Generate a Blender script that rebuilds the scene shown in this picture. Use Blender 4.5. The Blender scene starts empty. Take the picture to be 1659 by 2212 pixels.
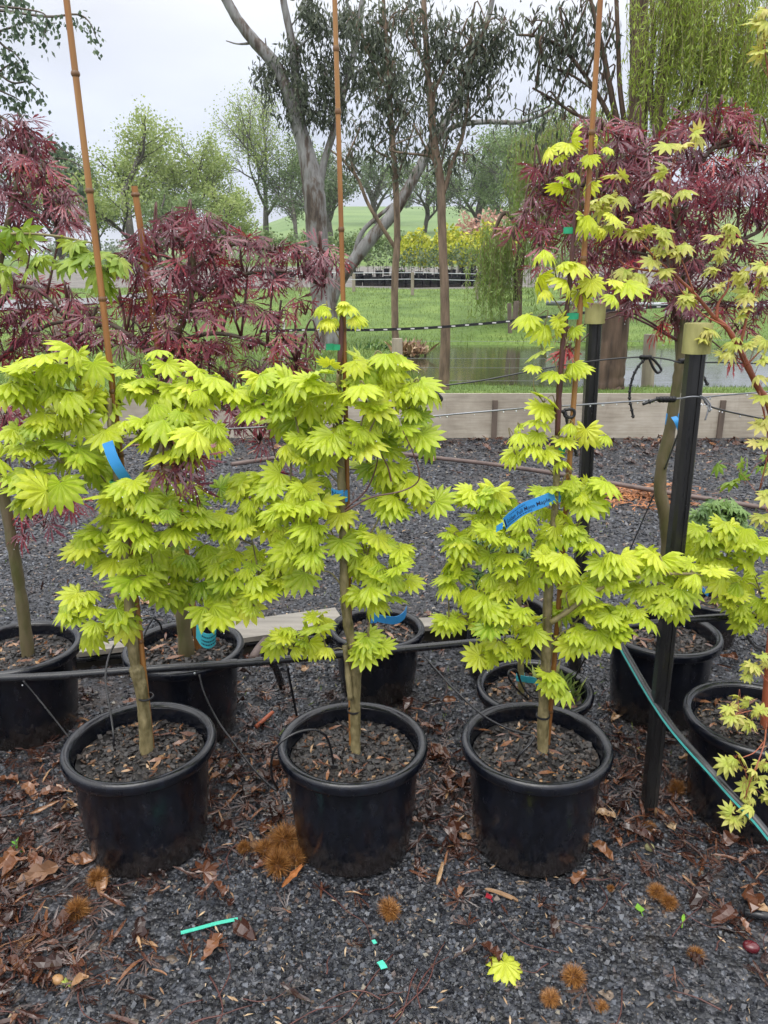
import bpy, math, random
import numpy as np
from mathutils import Vector
C = bpy.context.scene
COL = C.collection
rad = math.radians
# ------------------------------------------------------------------ camera, sky, sun, exposure
CAMH, PITCH, F0, UC, VC = 1.68, rad(16.8), 1662.0, 829.5, 1106.0
cam = bpy.data.cameras.new("camera"); cam_o = bpy.data.objects.new("camera", cam); COL.objects.link(cam_o)
cam.sensor_fit = 'VERTICAL'; cam.sensor_height = 36; cam.lens = 36 * F0 / 2212
cam.clip_start = 0.05; cam.clip_end = 2000
cam_o.location = (0, 0, CAMH); cam_o.rotation_euler = (math.pi / 2 - PITCH, 0, 0)
C.camera = cam_o
w = bpy.data.worlds.new("World"); C.world = w; w.use_nodes = True
nt = w.node_tree; nt.nodes.clear()
def N(nt, t, **k):
    n = nt.nodes.new(t)
    for a, b in k.items():
        if a.startswith('i_'):
            n.inputs[a[2:].replace('_', ' ')].default_value = b
        else:
            setattr(n, a, b)
    return n
SUN_EL, SUN_AZ = rad(62), rad(200)
out = N(nt, 'ShaderNodeOutputWorld'); bg = N(nt, 'ShaderNodeBackground'); bg.inputs['Strength'].default_value = 0.1
sky = N(nt, 'ShaderNodeTexSky', sky_type='NISHITA', sun_disc=False); sky.sun_elevation = SUN_EL; sky.sun_rotation = SUN_AZ
geo = N(nt, 'ShaderNodeTexCoord'); sep = N(nt, 'ShaderNodeSeparateXYZ')
nt.links.new(geo.outputs['Generated'], sep.inputs[0])
ramp = N(nt, 'ShaderNodeValToRGB'); e = ramp.color_ramp.elements      # overcast deck: brighter towards the zenith
e[0].position = 0.0; e[0].color = (0.36, 0.375, 0.41, 1)
e[1].position = 1.0; e[1].color = (1.15, 1.15, 1.15, 1)
for p, c in ((0.06, (0.255, 0.272, 0.318)), (0.16, (0.275, 0.295, 0.348)), (0.25, (0.335, 0.350, 0.390)), (0.33, (0.47, 0.475, 0.49)), (0.6, (0.85, 0.85, 0.85))):
    x = e.new(p); x.color = (*c, 1)
nt.links.new(sep.outputs['Z'], ramp.inputs[0])
no = N(nt, 'ShaderNodeTexNoise'); no.inputs['Scale'].default_value = 2.0; no.inputs['Detail'].default_value = 4
mp = N(nt, 'ShaderNodeMapping'); mp.inputs['Scale'].default_value = (1, 1, 3.0)
nt.links.new(geo.outputs['Generated'], mp.inputs[0]); nt.links.new(mp.outputs[0], no.inputs['Vector'])
mr = N(nt, 'ShaderNodeMapRange'); mr.inputs['From Min'].default_value = 0.3; mr.inputs['From Max'].default_value = 0.7
mr.inputs['To Min'].default_value = 17.5; mr.inputs['To Max'].default_value = 25.0
nt.links.new(no.outputs[0], mr.inputs[0])
mul = N(nt, 'ShaderNodeVectorMath', operation='SCALE')
nt.links.new(ramp.outputs[0], mul.inputs[0]); nt.links.new(mr.outputs[0], mul.inputs['Scale'])
mix = N(nt, 'ShaderNodeMix', data_type='RGBA'); mix.inputs[0].default_value = 0.93
nt.links.new(sky.outputs[0], mix.inputs[6]); nt.links.new(mul.outputs[0], mix.inputs[7])
nt.links.new(mix.outputs[2], bg.inputs[0]); nt.links.new(bg.outputs[0], out.inputs[0])
sl = bpy.data.lights.new("sun", 'SUN'); so = bpy.data.objects.new("sun", sl); COL.objects.link(so)
sl.energy = 1.4; sl.angle = rad(40); sl.color = (1, 0.97, 0.92)
so.rotation_euler = (math.pi / 2 - SUN_EL, 0, -SUN_AZ + math.pi)
so.location = (0, 0, 30)
C.view_settings.view_transform = 'Standard'; C.view_settings.look = 'None'; C.view_settings.exposure = 0.36; C.view_settings.gamma = 1
C.cycles.use_denoising = True
C.cycles.max_bounces = 8; C.cycles.diffuse_bounces = 4; C.cycles.glossy_bounces = 3; C.cycles.transmission_bounces = 5

# ------------------------------------------------------------------ helpers
cp, sp_ = math.cos(PITCH), math.sin(PITCH)
def ray(u, v):
    x = (u - UC) / F0; y = -(v - VC) / F0
    return np.array([x, cp + y * sp_, -sp_ + y * cp])
def at(u, v, Y):
    d = ray(u, v); return np.array([0, 0, CAMH]) + d * (Y / d[1])
def gd(u, v, z=0.0):
    d = ray(u, v); return np.array([0, 0, CAMH]) + d * ((z - CAMH) / d[2])
def pxm(Y, v=1106):            # metres per photo unit at distance Y
    d = ray(UC, v); return (Y / d[1]) / F0
def nrm(a):
    return a / np.maximum(np.linalg.norm(a, axis=-1, keepdims=True), 1e-9)
ORI = {}
def link(o, parent, origin):
    COL.objects.link(o)
    if parent is not None:
        o.parent = parent; ORI[o.name] = ORI[parent.name]
    else:
        o.location = origin; ORI[o.name] = np.array(origin, float)
def mk(name, V, faces, mat, parent=None, attrs=None, smooth=False, sharp=None, origin=None):
    V = np.asarray(V, float)
    if origin is None: origin = np.array([V[:, 0].mean(), V[:, 1].mean(), V[:, 2].min()])
    o0 = ORI[parent.name] if parent is not None else np.array(origin, float)
    me = bpy.data.meshes.new(name)
    faces = [np.asarray(f, np.int32) for f in faces if len(f)]
    me.vertices.add(len(V)); me.vertices.foreach_set('co', (V - o0).astype(np.float32).ravel())
    li = np.concatenate([f.ravel() for f in faces])
    tot = np.concatenate([np.full(len(f), f.shape[1], np.int32) for f in faces])
    st = np.concatenate([[0], np.cumsum(tot)[:-1]]).astype(np.int32)
    me.loops.add(len(li)); me.loops.foreach_set('vertex_index', li)
    me.polygons.add(len(tot)); me.polygons.foreach_set('loop_start', st); me.polygons.foreach_set('loop_total', tot)
    me.polygons.foreach_set('use_smooth', np.full(len(tot), bool(smooth)))
    me.update(calc_edges=True); me.validate()
    for k, a in (attrs or {}).items():
        at_ = me.attributes.new(k, 'FLOAT', 'POINT'); at_.data.foreach_set('value', np.asarray(a, np.float32))
    if smooth and sharp: me.set_sharp_from_angle(angle=rad(sharp))
    if mat: me.materials.append(mat)
    o = bpy.data.objects.new(name, me); link(o, parent, origin)
    return o
def tag(o, label=None, cat=None, group=None, kind=None):
    if label: o['label'] = label
    if cat: o['category'] = cat
    if group: o['group'] = group
    if kind: o['kind'] = kind
    return o
def thing(name, loc, label, cat, group=None):
    o = bpy.data.objects.new(name, None); o.empty_display_size = 0.05; link(o, None, loc)
    return tag(o, label, cat, group)
class MB:
    def __init__(s): s.V = []; s.F = {3: [], 4: []}; s.n = 0; s.A = []; s.B = []
    def add(s, V, *Fs, a=0.0, b=0.0):
        V = np.asarray(V, float); s.V.append(V)
        for f in Fs:
            f = np.asarray(f, np.int64)
            if len(f): s.F[f.shape[1]].append(f + s.n)
        s.n += len(V); s.A.append(np.broadcast_to(np.asarray(a, float), (len(V),))); s.B.append(np.broadcast_to(np.asarray(b, float), (len(V),)))
    def tube(s, P, R, seg=8, cap=True, smooth=0, a=0.0, flat=1.0):
        P = np.asarray(P, float); R = np.broadcast_to(np.asarray(R, float), (len(P),)).copy()
        if smooth: P, R = cr(P, R, smooth)
        T = np.gradient(P, axis=0); T = nrm(T)
        ref = np.array([0, 0, 1.0]) if abs(T[0, 2]) < 0.9 else np.array([1.0, 0, 0])
        Vs = []; nprev = nrm(np.cross(T[0], ref))
        an = np.linspace(0, 2 * math.pi, seg, endpoint=False)
        for i in range(len(P)):
            n1 = nprev - T[i] * np.dot(nprev, T[i]); n1 = nrm(n1); n2 = np.cross(T[i], n1); nprev = n1
            Vs.append(P[i] + R[i] * (np.cos(an)[:, None] * n1 + flat * np.sin(an)[:, None] * n2))
        V = np.concatenate(Vs); k = len(P)
        i0 = (np.arange(k - 1)[:, None] * seg + np.arange(seg)[None]).ravel()
        i1 = (np.arange(k - 1)[:, None] * seg + (np.arange(seg)[None] + 1) % seg).ravel()
        q = np.stack([i0, i1, i1 + seg, i0 + seg], 1)
        if cap:
            V = np.concatenate([V, P[:1], P[-1:]]); c0, c1 = k * seg, k * seg + 1
            ar = np.arange(seg); t0 = np.stack([(ar + 1) % seg, ar, np.full(seg, c0)], 1)
            b0 = (k - 1) * seg; t1 = np.stack([b0 + ar, b0 + (ar + 1) % seg, np.full(seg, c1)], 1)
            s.add(V, q, t0, t1, a=a)
        else: s.add(V, q, a=a)
    def box(s, c, h, rz=0.0, a=0.0):
        c = np.asarray(c, float); h = np.asarray(h, float)
        k = np.array([[x, y, z] for z in (-1, 1) for y in (-1, 1) for x in (-1, 1)], float) * h
        cz, sz = math.cos(rz), math.sin(rz)
        k = np.stack([k[:, 0] * cz - k[:, 1] * sz, k[:, 0] * sz + k[:, 1] * cz, k[:, 2]], 1) + c
        s.add(k, [[0, 2, 3, 1], [4, 5, 7, 6], [0, 1, 5, 4], [2, 6, 7, 3], [0, 4, 6, 2], [1, 3, 7, 5]], a=a)
    def lathe(s, prof, c, seg=48, a=0.0, wob=0.0):
        prof = np.asarray(prof, float); an = np.linspace(0, 2 * math.pi, seg, endpoint=False)
        w_ = 1 + wob * np.cos(2 * an + 0.7)
        V = np.stack([prof[:, None, 0] * np.cos(an) * w_, prof[:, None, 0] * np.sin(an) * w_, np.broadcast_to(prof[:, None, 1], (len(prof), seg))], 2).reshape(-1, 3) + np.asarray(c)
        k = len(prof)
        i0 = (np.arange(k - 1)[:, None] * seg + np.arange(seg)[None]).ravel(); i1 = (np.arange(k - 1)[:, None] * seg + (np.arange(seg)[None] + 1) % seg).ravel()
        s.add(V, np.stack([i0, i1, i1 + seg, i0 + seg], 1), a=a)
    def inst(s, tv, tf, pos, B, sc, a=None, tb=None):
        """copies of a template (tv, tf) at pos with basis B (columns side, axis, normal) and size sc"""
        k, n = len(pos), len(tv)
        if k == 0: return
        sc = np.asarray(sc, float)
        sc = sc[:, None] * np.ones(3) if sc.ndim == 1 else sc
        V = np.einsum('kij,kj,nj->kni', B, sc, tv) + pos[:, None]
        V = V.reshape(-1, 3)
        f = np.asarray(tf)
        FF = (f[None] + (np.arange(k) * n)[:, None, None]).reshape(-1, f.shape[1])
        A = np.repeat(np.zeros(k) if a is None else np.asarray(a), n)
        Bv = np.tile(np.zeros(n) if tb is None else tb, k)
        s.add(V, FF, a=A, b=Bv)
    def build(s, name, mat, parent=None, smooth=False, sharp=None, origin=None):
        V = np.concatenate(s.V)
        return mk(name, V, [np.concatenate(s.F[k]) for k in (3, 4) if s.F[k]], mat, parent, {'rnd': np.concatenate(s.A), 'tip': np.concatenate(s.B)}, smooth, sharp, origin)
def cr(P, R, n):
    P = np.asarray(P, float); Q = np.concatenate([[2 * P[0] - P[1]], P, [2 * P[-1] - P[-2]]]); R = np.asarray(R, float)
    oP, oR = [], []
    for i in range(len(P) - 1):
        p0, p1, p2, p3 = Q[i:i + 4]
        for t in np.linspace(0, 1, n, endpoint=False):
            oP.append(0.5 * (2 * p1 + (p2 - p0) * t + (2 * p0 - 5 * p1 + 4 * p2 - p3) * t * t + (3 * p1 - p0 - 3 * p2 + p3) * t ** 3)); oR.append(R[i] * (1 - t) + R[i + 1] * t)
    oP.append(P[-1]); oR.append(R[-1])
    return np.array(oP), np.array(oR)
def basis(axis, normal):
    y = nrm(axis); z = normal - y * np.sum(normal * y, -1, keepdims=True); z = nrm(z); x = np.cross(y, z)
    return np.stack([x, y, z], -1)

# ------------------------------------------------------------------ materials
def newmat(name):
    m = bpy.data.materials.new(name); m.use_nodes = True; t = m.node_tree; t.nodes.clear()
    o = N(t, 'ShaderNodeOutputMaterial'); return m, t, o
def rampn(t, fac, stops):
    r = N(t, 'ShaderNodeValToRGB'); e = r.color_ramp.elements
    while len(e) > 1: e.remove(e[-1])
    e[0].position = stops[0][0]; e[0].color = (*stops[0][1], 1)
    for p, c in stops[1:]:
        x = e.new(p); x.color = (*c, 1)
    t.links.new(fac, r.inputs[0]); return r.outputs[0]
def attr(t, n):
    a = N(t, 'ShaderNodeAttribute'); a.attribute_name = n; return a.outputs['Fac']
def noise(t, scale, detail=4, vec=None, rough=0.55, sc3=None, coord='Object'):
    n = N(t, 'ShaderNodeTexNoise'); n.inputs['Scale'].default_value = scale; n.inputs['Detail'].default_value = detail; n.inputs['Roughness'].default_value = rough
    if vec is None: vec = N(t, 'ShaderNodeTexCoord').outputs[coord]
    if sc3:
        m = N(t, 'ShaderNodeMapping'); m.inputs['Scale'].default_value = sc3; t.links.new(vec, m.inputs[0]); vec = m.outputs[0]
    t.links.new(vec, n.inputs['Vector']); return n.outputs[0]
def mixc(t, f, a, b, mode='MIX'):
    m = N(t, 'ShaderNodeMix', data_type='RGBA', blend_type=mode)
    for s, v in ((0, f), (6, a), (7, b)):
        if hasattr(v, 'is_output'): t.links.new(v, m.inputs[s])
        else: m.inputs[s].default_value = v if s == 0 else ((*v, 1) if len(v) == 3 else v)
    return m.outputs[2]
def bumpn(t, h, strength, dist):
    b = N(t, 'ShaderNodeBump'); b.inputs['Strength'].default_value = strength; b.inputs['Distance'].default_value = dist
    t.links.new(h, b.inputs['Height']); return b.outputs[0]
def pbr(t, o, col, rough=0.5, spec=0.5, normal=None, coat=0.0, metal=0.0):
    p = N(t, 'ShaderNodeBsdfPrincipled')
    for k, v in (('Base Color', col), ('Roughness', rough), ('Specular IOR Level', spec), ('Coat Weight', coat), ('Metallic', metal)):
        if hasattr(v, 'is_output'): t.links.new(v, p.inputs[k])
        else: p.inputs[k].default_value = (*v, 1) if isinstance(v, tuple) else v
    if normal is not None: t.links.new(normal, p.inputs['Normal'])
    if o is not None: t.links.new(p.outputs[0], o.inputs[0])
    return p
def leafmat(name, stops, trans=0.4, tcol=None, rough=0.42, spec=0.4, tipcol=None, tipamt=0.0, vein_shading=None):
    m, t, o = newmat(name)
    c = rampn(t, attr(t, 'rnd'), stops)
    if tipcol:
        k = N(t, 'ShaderNodeMath', operation='MULTIPLY'); t.links.new(attr(t, 'tip'), k.inputs[0]); k.inputs[1].default_value = tipamt
        c = mixc(t, k.outputs[0], c, tipcol)
    if vein_shading:
        k = N(t, 'ShaderNodeMath', operation='MULTIPLY'); t.links.new(attr(t, 'tip'), k.inputs[0]); k.inputs[1].default_value = 0.45
        c = mixc(t, k.outputs[0], c, vein_shading)  # paler veins; the tint also paints the light and dark of the pleats
    nz = noise(t, 60, 3); c = mixc(t, 0.25, c, rampn(t, nz, [(0.3, (0.45, 0.45, 0.45)), (0.7, (1.3, 1.3, 1.3))]), 'MULTIPLY')
    p = pbr(t, None, c, rough, spec)
    tr = N(t, 'ShaderNodeBsdfTranslucent')
    tc = mixc(t, 1.0, c, tcol or (1, 1, 1), 'MULTIPLY'); t.links.new(tc, tr.inputs[0])
    mx = N(t, 'ShaderNodeMixShader'); mx.inputs[0].default_value = trans
    t.links.new(p.outputs[0], mx.inputs[1]); t.links.new(tr.outputs[0], mx.inputs[2]); t.links.new(mx.outputs[0], o.inputs[0])
    return m
def simple(name, col, rough=0.5, spec=0.5, var=0.25, scale=20, sc3=None, bump=0.0, bscale=None, coat=0.0, col2=None, metal=0.0):
    m, t, o = newmat(name)
    n = noise(t, scale, 5, sc3=sc3)
    c2 = col2 or tuple(x * (1 - var) for x in col)
    c = rampn(t, n, [(0.3, c2), (0.68, tuple(min(1, x * (1 + var * 0.5)) for x in col))])
    nb = bumpn(t, noise(t, bscale or scale * 2, 5, sc3=sc3), bump, 0.01) if bump else None
    rr = N(t, 'ShaderNodeMapRange'); rr.inputs['To Min'].default_value = max(0.03, rough - 0.12); rr.inputs['To Max'].default_value = min(1, rough + 0.12)
    t.links.new(noise(t, scale * 0.7, 3), rr.inputs[0])
    pbr(t, o, c, rr.outputs[0], spec, nb, coat, metal); return m
M = {}
M['gold'] = leafmat('golden_leaf', [(0, (0.22, 0.38, 0.016)), (0.35, (0.40, 0.54, 0.024)), (0.7, (0.55, 0.65, 0.032)), (1, (0.70, 0.74, 0.08))], 0.42, (1.1, 1.03, 0.6), 0.38, 0.4, vein_shading=(0.72, 0.78, 0.16))
M['lime'] = leafmat('lime_leaf', [(0, (0.16, 0.28, 0.03)), (0.6, (0.30, 0.42, 0.06)), (1, (0.42, 0.50, 0.10))], 0.40, (1.1, 1.05, 0.6))
M['coral'] = leafmat('pink_tipped_leaf', [(0, (0.33, 0.46, 0.06)), (0.6, (0.50, 0.58, 0.10)), (1, (0.64, 0.62, 0.19))], 0.35, (1.1, 1.0, 0.6), tipcol=(0.50, 0.26, 0.15), tipamt=0.30)
M['red'] = leafmat('laceleaf_red', [(0, (0.095, 0.020, 0.036)), (0.5, (0.19, 0.036, 0.060)), (0.85, (0.30, 0.048, 0.068)), (0.94, (0.30, 0.025, 0.032)), (1, (0.40, 0.035, 0.035))], 0.30, (1.8, 0.75, 0.7), 0.34, 0.8)
M['euc'] = leafmat('eucalypt_leaf', [(0, (0.045, 0.058, 0.038)), (0.6, (0.092, 0.112, 0.070)), (1, (0.17, 0.185, 0.115))], 0.2, None, 0.45, 0.4)
M['will'] = leafmat('willow_leaf', [(0, (0.17, 0.24, 0.035)), (0.6, (0.31, 0.41, 0.06)), (1, (0.45, 0.53, 0.11))], 0.4, (1.1, 1.1, 0.6))
M['willfar'] = leafmat('far_willow_leaf', [(0, (0.12, 0.19, 0.045)), (0.6, (0.20, 0.29, 0.07)), (1, (0.30, 0.38, 0.11))], 0.4, (1.1, 1.1, 0.6))
M['birch'] = leafmat('birch_leaf', [(0, (0.05, 0.085, 0.05)), (0.6, (0.10, 0.155, 0.09)), (1, (0.17, 0.23, 0.13))], 0.3)
M['springa'] = leafmat('spring_leaf_light', [(0, (0.18, 0.26, 0.07)), (0.6, (0.30, 0.38, 0.11)), (1, (0.42, 0.48, 0.17))], 0.4)
M['springb'] = leafmat('spring_leaf_green', [(0, (0.10, 0.16, 0.06)), (0.6, (0.17, 0.25, 0.09)), (1, (0.27, 0.34, 0.14))], 0.4)
M['springd'] = leafmat('spring_leaf_dark', [(0, (0.06, 0.10, 0.04)), (0.6, (0.10, 0.15, 0.065)), (1, (0.17, 0.22, 0.10))], 0.3)
M['yellowf'] = leafmat('yellow_shrub_leaf', [(0, (0.26, 0.33, 0.03)), (0.6, (0.48, 0.51, 0.05)), (1, (0.66, 0.63, 0.09))], 0.4)
M['pinkf'] = leafmat('pink_shrub_leaf', [(0, (0.42, 0.24, 0.18)), (1, (0.62, 0.38, 0.30))], 0.3)
M['dkgreen'] = leafmat('dark_green_leaf', [(0, (0.025, 0.06, 0.018)), (0.6, (0.06, 0.13, 0.03)), (1, (0.16, 0.27, 0.06))], 0.2, None, 0.35, 0.5)
M['grass'] = leafmat('grass_blade', [(0, (0.09, 0.145, 0.035)), (0.6, (0.165, 0.235, 0.055)), (0.93, (0.28, 0.34, 0.09)), (1, (0.36, 0.36, 0.13))], 0.4, None, 0.5, 0.3)
M['litter'] = leafmat('dead_leaf', [(0, (0.022, 0.010, 0.008)), (0.4, (0.06, 0.022, 0.014)), (0.7, (0.12, 0.045, 0.022)), (0.9, (0.22, 0.095, 0.04)), (1, (0.40, 0.26, 0.14))], 0.1, None, 0.25, 0.7)
M['straw'] = leafmat('straw_litter', [(0, (0.12, 0.05, 0.03)), (0.5, (0.30, 0.19, 0.10)), (1, (0.55, 0.42, 0.27))], 0.05)
M['dryorange'] = leafmat('orange_litter', [(0, (0.20, 0.07, 0.025)), (1, (0.42, 0.17, 0.06))], 0.05)
M['bright'] = leafmat('bright_green_leaf', [(0, (0.10, 0.36, 0.03)), (1, (0.25, 0.50, 0.06))], 0.3)
M['redleaf'] = leafmat('crimson_leaf', [(0, (0.25, 0.012, 0.02)), (1, (0.40, 0.03, 0.05))], 0.2)
M['bark_y'] = simple('young_maple_bark', (0.20, 0.165, 0.085), 0.5, 0.4, 0.8, 45, (1, 1, 0.4), 0.9, 70, col2=(0.075, 0.062, 0.022))
M['bark_g'] = simple('green_twig', (0.20, 0.17, 0.07), 0.5, 0.4, 0.4, 40)
M['bark_r'] = simple('dark_red_shoot', (0.085, 0.030, 0.025), 0.4, 0.5, 0.4, 30, (1, 1, 0.3), 0.3)
M['bark_d'] = simple('wet_dark_bark', (0.085, 0.065, 0.045), 0.55, 0.4, 0.5, 25, (1, 1, 0.35), 0.7, 50)
M['bark_m'] = simple('mossy_bark', (0.11, 0.085, 0.05), 0.55, 0.4, 0.5, 22, (1, 1, 0.3), 0.7, 50, col2=(0.06, 0.065, 0.015))
M['bark_c'] = simple('coral_bark', (0.30, 0.085, 0.042), 0.4, 0.5, 0.4, 20, (1, 1, 0.4), 0.3)
M['bark_e'] = simple('brown_trunk_bark', (0.165, 0.118, 0.082), 0.75, 0.3, 0.65, 16, (1, 1, 0.22), 1.0, 22)
M['bark_w'] = simple('willow_bark', (0.10, 0.066, 0.046), 0.75, 0.3, 0.75, 11, (1, 1, 0.16), 1.0, 16)
M['bark_f'] = simple('far_bark', (0.10, 0.09, 0.08), 0.8, 0.3, 0.4, 2)
def gum_bark():
    m, t, o = newmat('gum_bark')
    n1 = noise(t, 3.0, 6, sc3=(2.4, 2.4, 0.55), rough=0.65); n2 = noise(t, 9, 5, sc3=(2, 2, 0.4))
    c = rampn(t, n1, [(0.36, (0.055, 0.042, 0.036)), (0.44, (0.105, 0.082, 0.068)), (0.50, (0.165, 0.162, 0.16)), (0.64, (0.245, 0.245, 0.245))])
    c = mixc(t, 0.5, c, rampn(t, n2, [(0.3, (0.55, 0.5, 0.48)), (0.65, (1.1, 1.1, 1.1))]), 'MULTIPLY')
    pbr(t, o, c, 0.7, 0.3, bumpn(t, n1, 0.5, 0.03)); return m
M['gum'] = gum_bark()
def bamboo():
    m, t, o = newmat('bamboo')
    n1 = noise(t, 14, 4, sc3=(1, 1, 0.12)); n2 = noise(t, 60, 3, sc3=(1, 1, 0.05))
    c = rampn(t, n1, [(0.3, (0.15, 0.055, 0.017)), (0.5, (0.30, 0.13, 0.034)), (0.7, (0.40, 0.22, 0.075))])
    c = mixc(t, 0.4, c, rampn(t, n2, [(0.35, (0.5, 0.45, 0.4)), (0.6, (1.1, 1.1, 1.1))]), 'MULTIPLY')
    c = mixc(t, attr(t, 'rnd'), c, (0.09, 0.045, 0.02))
    pbr(t, o, c, 0.38, 0.5); return m
M['bamboo'] = bamboo()
def plastic():
    m, t, o = newmat('wet_black_plastic')
    n1 = noise(t, 7, 6, sc3=(1, 1, 0.5), rough=0.65); n2 = noise(t, 90, 3)
    c = rampn(t, n1, [(0.35, (0.003, 0.0038, 0.006)), (0.6, (0.006, 0.007, 0.011)), (0.78, (0.020, 0.020, 0.021))])
    c = mixc(t, 1.0, c, rampn(t, n2, [(0.70, (0, 0, 0)), (0.78, (0.02, 0.02, 0.02))]), 'ADD')
    r = N(t, 'ShaderNodeMapRange'); r.inputs['From Min'].default_value = 0.35; r.inputs['From Max'].default_value = 0.65; r.inputs['To Min'].default_value = 0.08; r.inputs['To Max'].default_value = 0.30
    t.links.new(noise(t, 38, 6, sc3=(1, 1, 0.55), rough=0.7), r.inputs[0])
    gp = N(t, 'ShaderNodeTexCoord'); gs = N(t, 'ShaderNodeSeparateXYZ'); t.links.new(gp.outputs['Object'], gs.inputs[0])
    zz = N(t, 'ShaderNodeMapRange'); zz.inputs['From Min'].default_value = 0.01; zz.inputs['From Max'].default_value = 0.16; zz.inputs['To Min'].default_value = 0.62; zz.inputs['To Max'].default_value = 0.30; t.links.new(gs.outputs['Z'], zz.inputs[0])
    ad = N(t, 'ShaderNodeMath', operation='ADD'); t.links.new(zz.outputs[0], ad.inputs[0]); t.links.new(noise(t, 9, 7, rough=0.7), ad.inputs[1])
    c = mixc(t, rampn(t, ad.outputs[0], [(0.95, (0, 0, 0)), (1.03, (.4, .4, .4))]), c, (0.045, 0.034, 0.026))
    dm = rampn(t, noise(t, 55, 5, sc3=(1, 1, 0.6)), [(0.46, (.8, .8, .85)), (0.64, (1.35, 1.4, 1.55))]); c = mixc(t, 1.0, c, dm, 'MULTIPLY')
    pbr(t, o, c, r.outputs[0], 0.5, bumpn(t, noise(t, 120, 4), 0.22, 0.002)); return m
M['plastic'] = plastic()
M['pipe'] = simple('black_pipe', (0.016, 0.017, 0.02), 0.25, 0.5, 0.4, 30)
M['tube'] = simple('drip_tube', (0.010, 0.010, 0.012), 0.28, 0.5, 0.4, 40)
M['teal'] = simple('teal_stripe', (0.05, 0.32, 0.30), 0.35, 0.5, 0.1)
M['hose'] = simple('brown_hose', (0.12, 0.085, 0.075), 0.5, 0.4, 0.3, 10)
M['green_tape'] = simple('green_tape', (0.015, 0.30, 0.14), 0.35, 0.5, 0.15, 60)
M['mint'] = simple('mint_tape', (0.08, 0.55, 0.40), 0.35, 0.5, 0.1, 60)
M['blue'] = simple('blue_label', (0.04, 0.27, 0.62), 0.4, 0.4, 0.08, 30)
M['tealtag'] = simple('turquoise_label', (0.05, 0.40, 0.48), 0.4, 0.4, 0.08, 30)
M['ink'] = simple('black_ink', (0.015, 0.02, 0.05), 0.5, 0.3, 0.1)
M['wire'] = simple('galvanised_wire', (0.22, 0.23, 0.25), 0.35, 0.5, 0.2, 40, metal=0.6)
M['dwire'] = simple('dark_wire', (0.03, 0.032, 0.036), 0.35, 0.5, 0.2, 40)
M['rubber'] = simple('black_rubber', (0.010, 0.010, 0.012), 0.4, 0.5, 0.3, 60)
M['cap'] = simple('treated_timber', (0.36, 0.34, 0.14), 0.6, 0.3, 0.35, 16, (1, 1, 0.35), 0.4, 60, col2=(0.23, 0.22, 0.075))
def stakem():
    m, t, o = newmat('black_sleeve')
    n = noise(t, 26, 6, sc3=(1, 1, 0.10), rough=0.7)
    c = rampn(t, n, [(0.4, (0.009, 0.009, 0.010)), (0.62, (0.022, 0.022, 0.022)), (0.78, (0.085, 0.075, 0.065))])
    pbr(t, o, c, 0.24, 0.4, bumpn(t, n, 0.4, 0.004)); return m
M['sleeve'] = stakem()
M['plank'] = simple('weathered_board', (0.24, 0.22, 0.19), 0.6, 0.4, 0.3, 12, (0.15, 2, 1), 0.4, 30)
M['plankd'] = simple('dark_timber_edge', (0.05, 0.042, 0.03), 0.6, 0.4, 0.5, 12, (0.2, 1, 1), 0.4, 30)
M['wallb'] = simple('stained_wall_board', (0.34, 0.29, 0.225), 0.7, 0.3, 0.42, 3.0, (1.2, 1, .8), 0.05, 40)
M['wallp'] = simple('wall_post', (0.13, 0.10, 0.08), 0.7, 0.3, 0.4, 8, (1, 1, 0.3), 0.3)
M['oldpost'] = simple('grey_post_timber', (0.27, 0.235, 0.18), 0.75, 0.3, 0.4, 9, (1, 1, 0.15), 0.4, 30)
M['drop'] = simple('raindrop', (0.75, 0.77, 0.80), 0.08, 1.0, 0.05)
M['burr'] = leafmat('burr_spines', [(0, (0.10, 0.036, 0.010)), (0.6, (0.28, 0.115, 0.028)), (1, (0.50, 0.26, 0.085))], 0.1)
M['terracotta'] = simple('terracotta_stick', (0.36, 0.10, 0.05), 0.5, 0.4, 0.2)
M['tan'] = simple('tan_stone', (0.34, 0.19, 0.08), 0.35, 0.5, 0.3, 40)
M['olive'] = simple('mossy_stone', (0.26, 0.25, 0.12), 0.6, 0.4, 0.3, 30)
M['nut'] = simple('chestnut_shell', (0.10, 0.012, 0.018), 0.2, 0.6, 0.3, 20)
M['railm'] = simple('grey_rail', (0.35, 0.37, 0.40), 0.4, 0.5, 0.2, metal=0.3)
M['whitepost'] = simple('white_stake', (0.62, 0.62, 0.60), 0.5, 0.4, 0.1)
def stonem(name, stops, r0, r1):
    m, t, o = newmat(name)
    c = rampn(t, attr(t, 'rnd'), stops)
    c = mixc(t, 0.4, c, rampn(t, noise(t, 300, 3), [(0.3, (0.5, 0.5, 0.5)), (0.7, (1.4, 1.4, 1.4))]), 'MULTIPLY')
    r = N(t, 'ShaderNodeMapRange'); r.inputs['To Min'].default_value = r0; r.inputs['To Max'].default_value = r1
    t.links.new(noise(t, 120, 2), r.inputs[0])
    pbr(t, o, c, r.outputs[0], 0.5, bumpn(t, noise(t, 500, 3), 0.3, 0.001)); return m
M['stone'] = stonem('wet_gravel', [(0, (0.007, 0.0075, 0.010)), (0.5, (0.021, 0.023, 0.029)), (0.8, (0.050, 0.055, 0.068)), (0.93, (0.11, 0.12, 0.142)), (0.97, (0.08, 0.045, 0.03)), (1, (0.24, 0.22, 0.18))], 0.14, 0.5)
M['chip'] = stonem('bark_chip', [(0, (0.010, 0.009, 0.009)), (0.7, (0.028, 0.024, 0.023)), (0.88, (0.04, 0.03, 0.023)), (0.95, (0.12, 0.058, 0.026)), (1, (0.28, 0.17, 0.08))], 0.3, 0.65)
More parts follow.
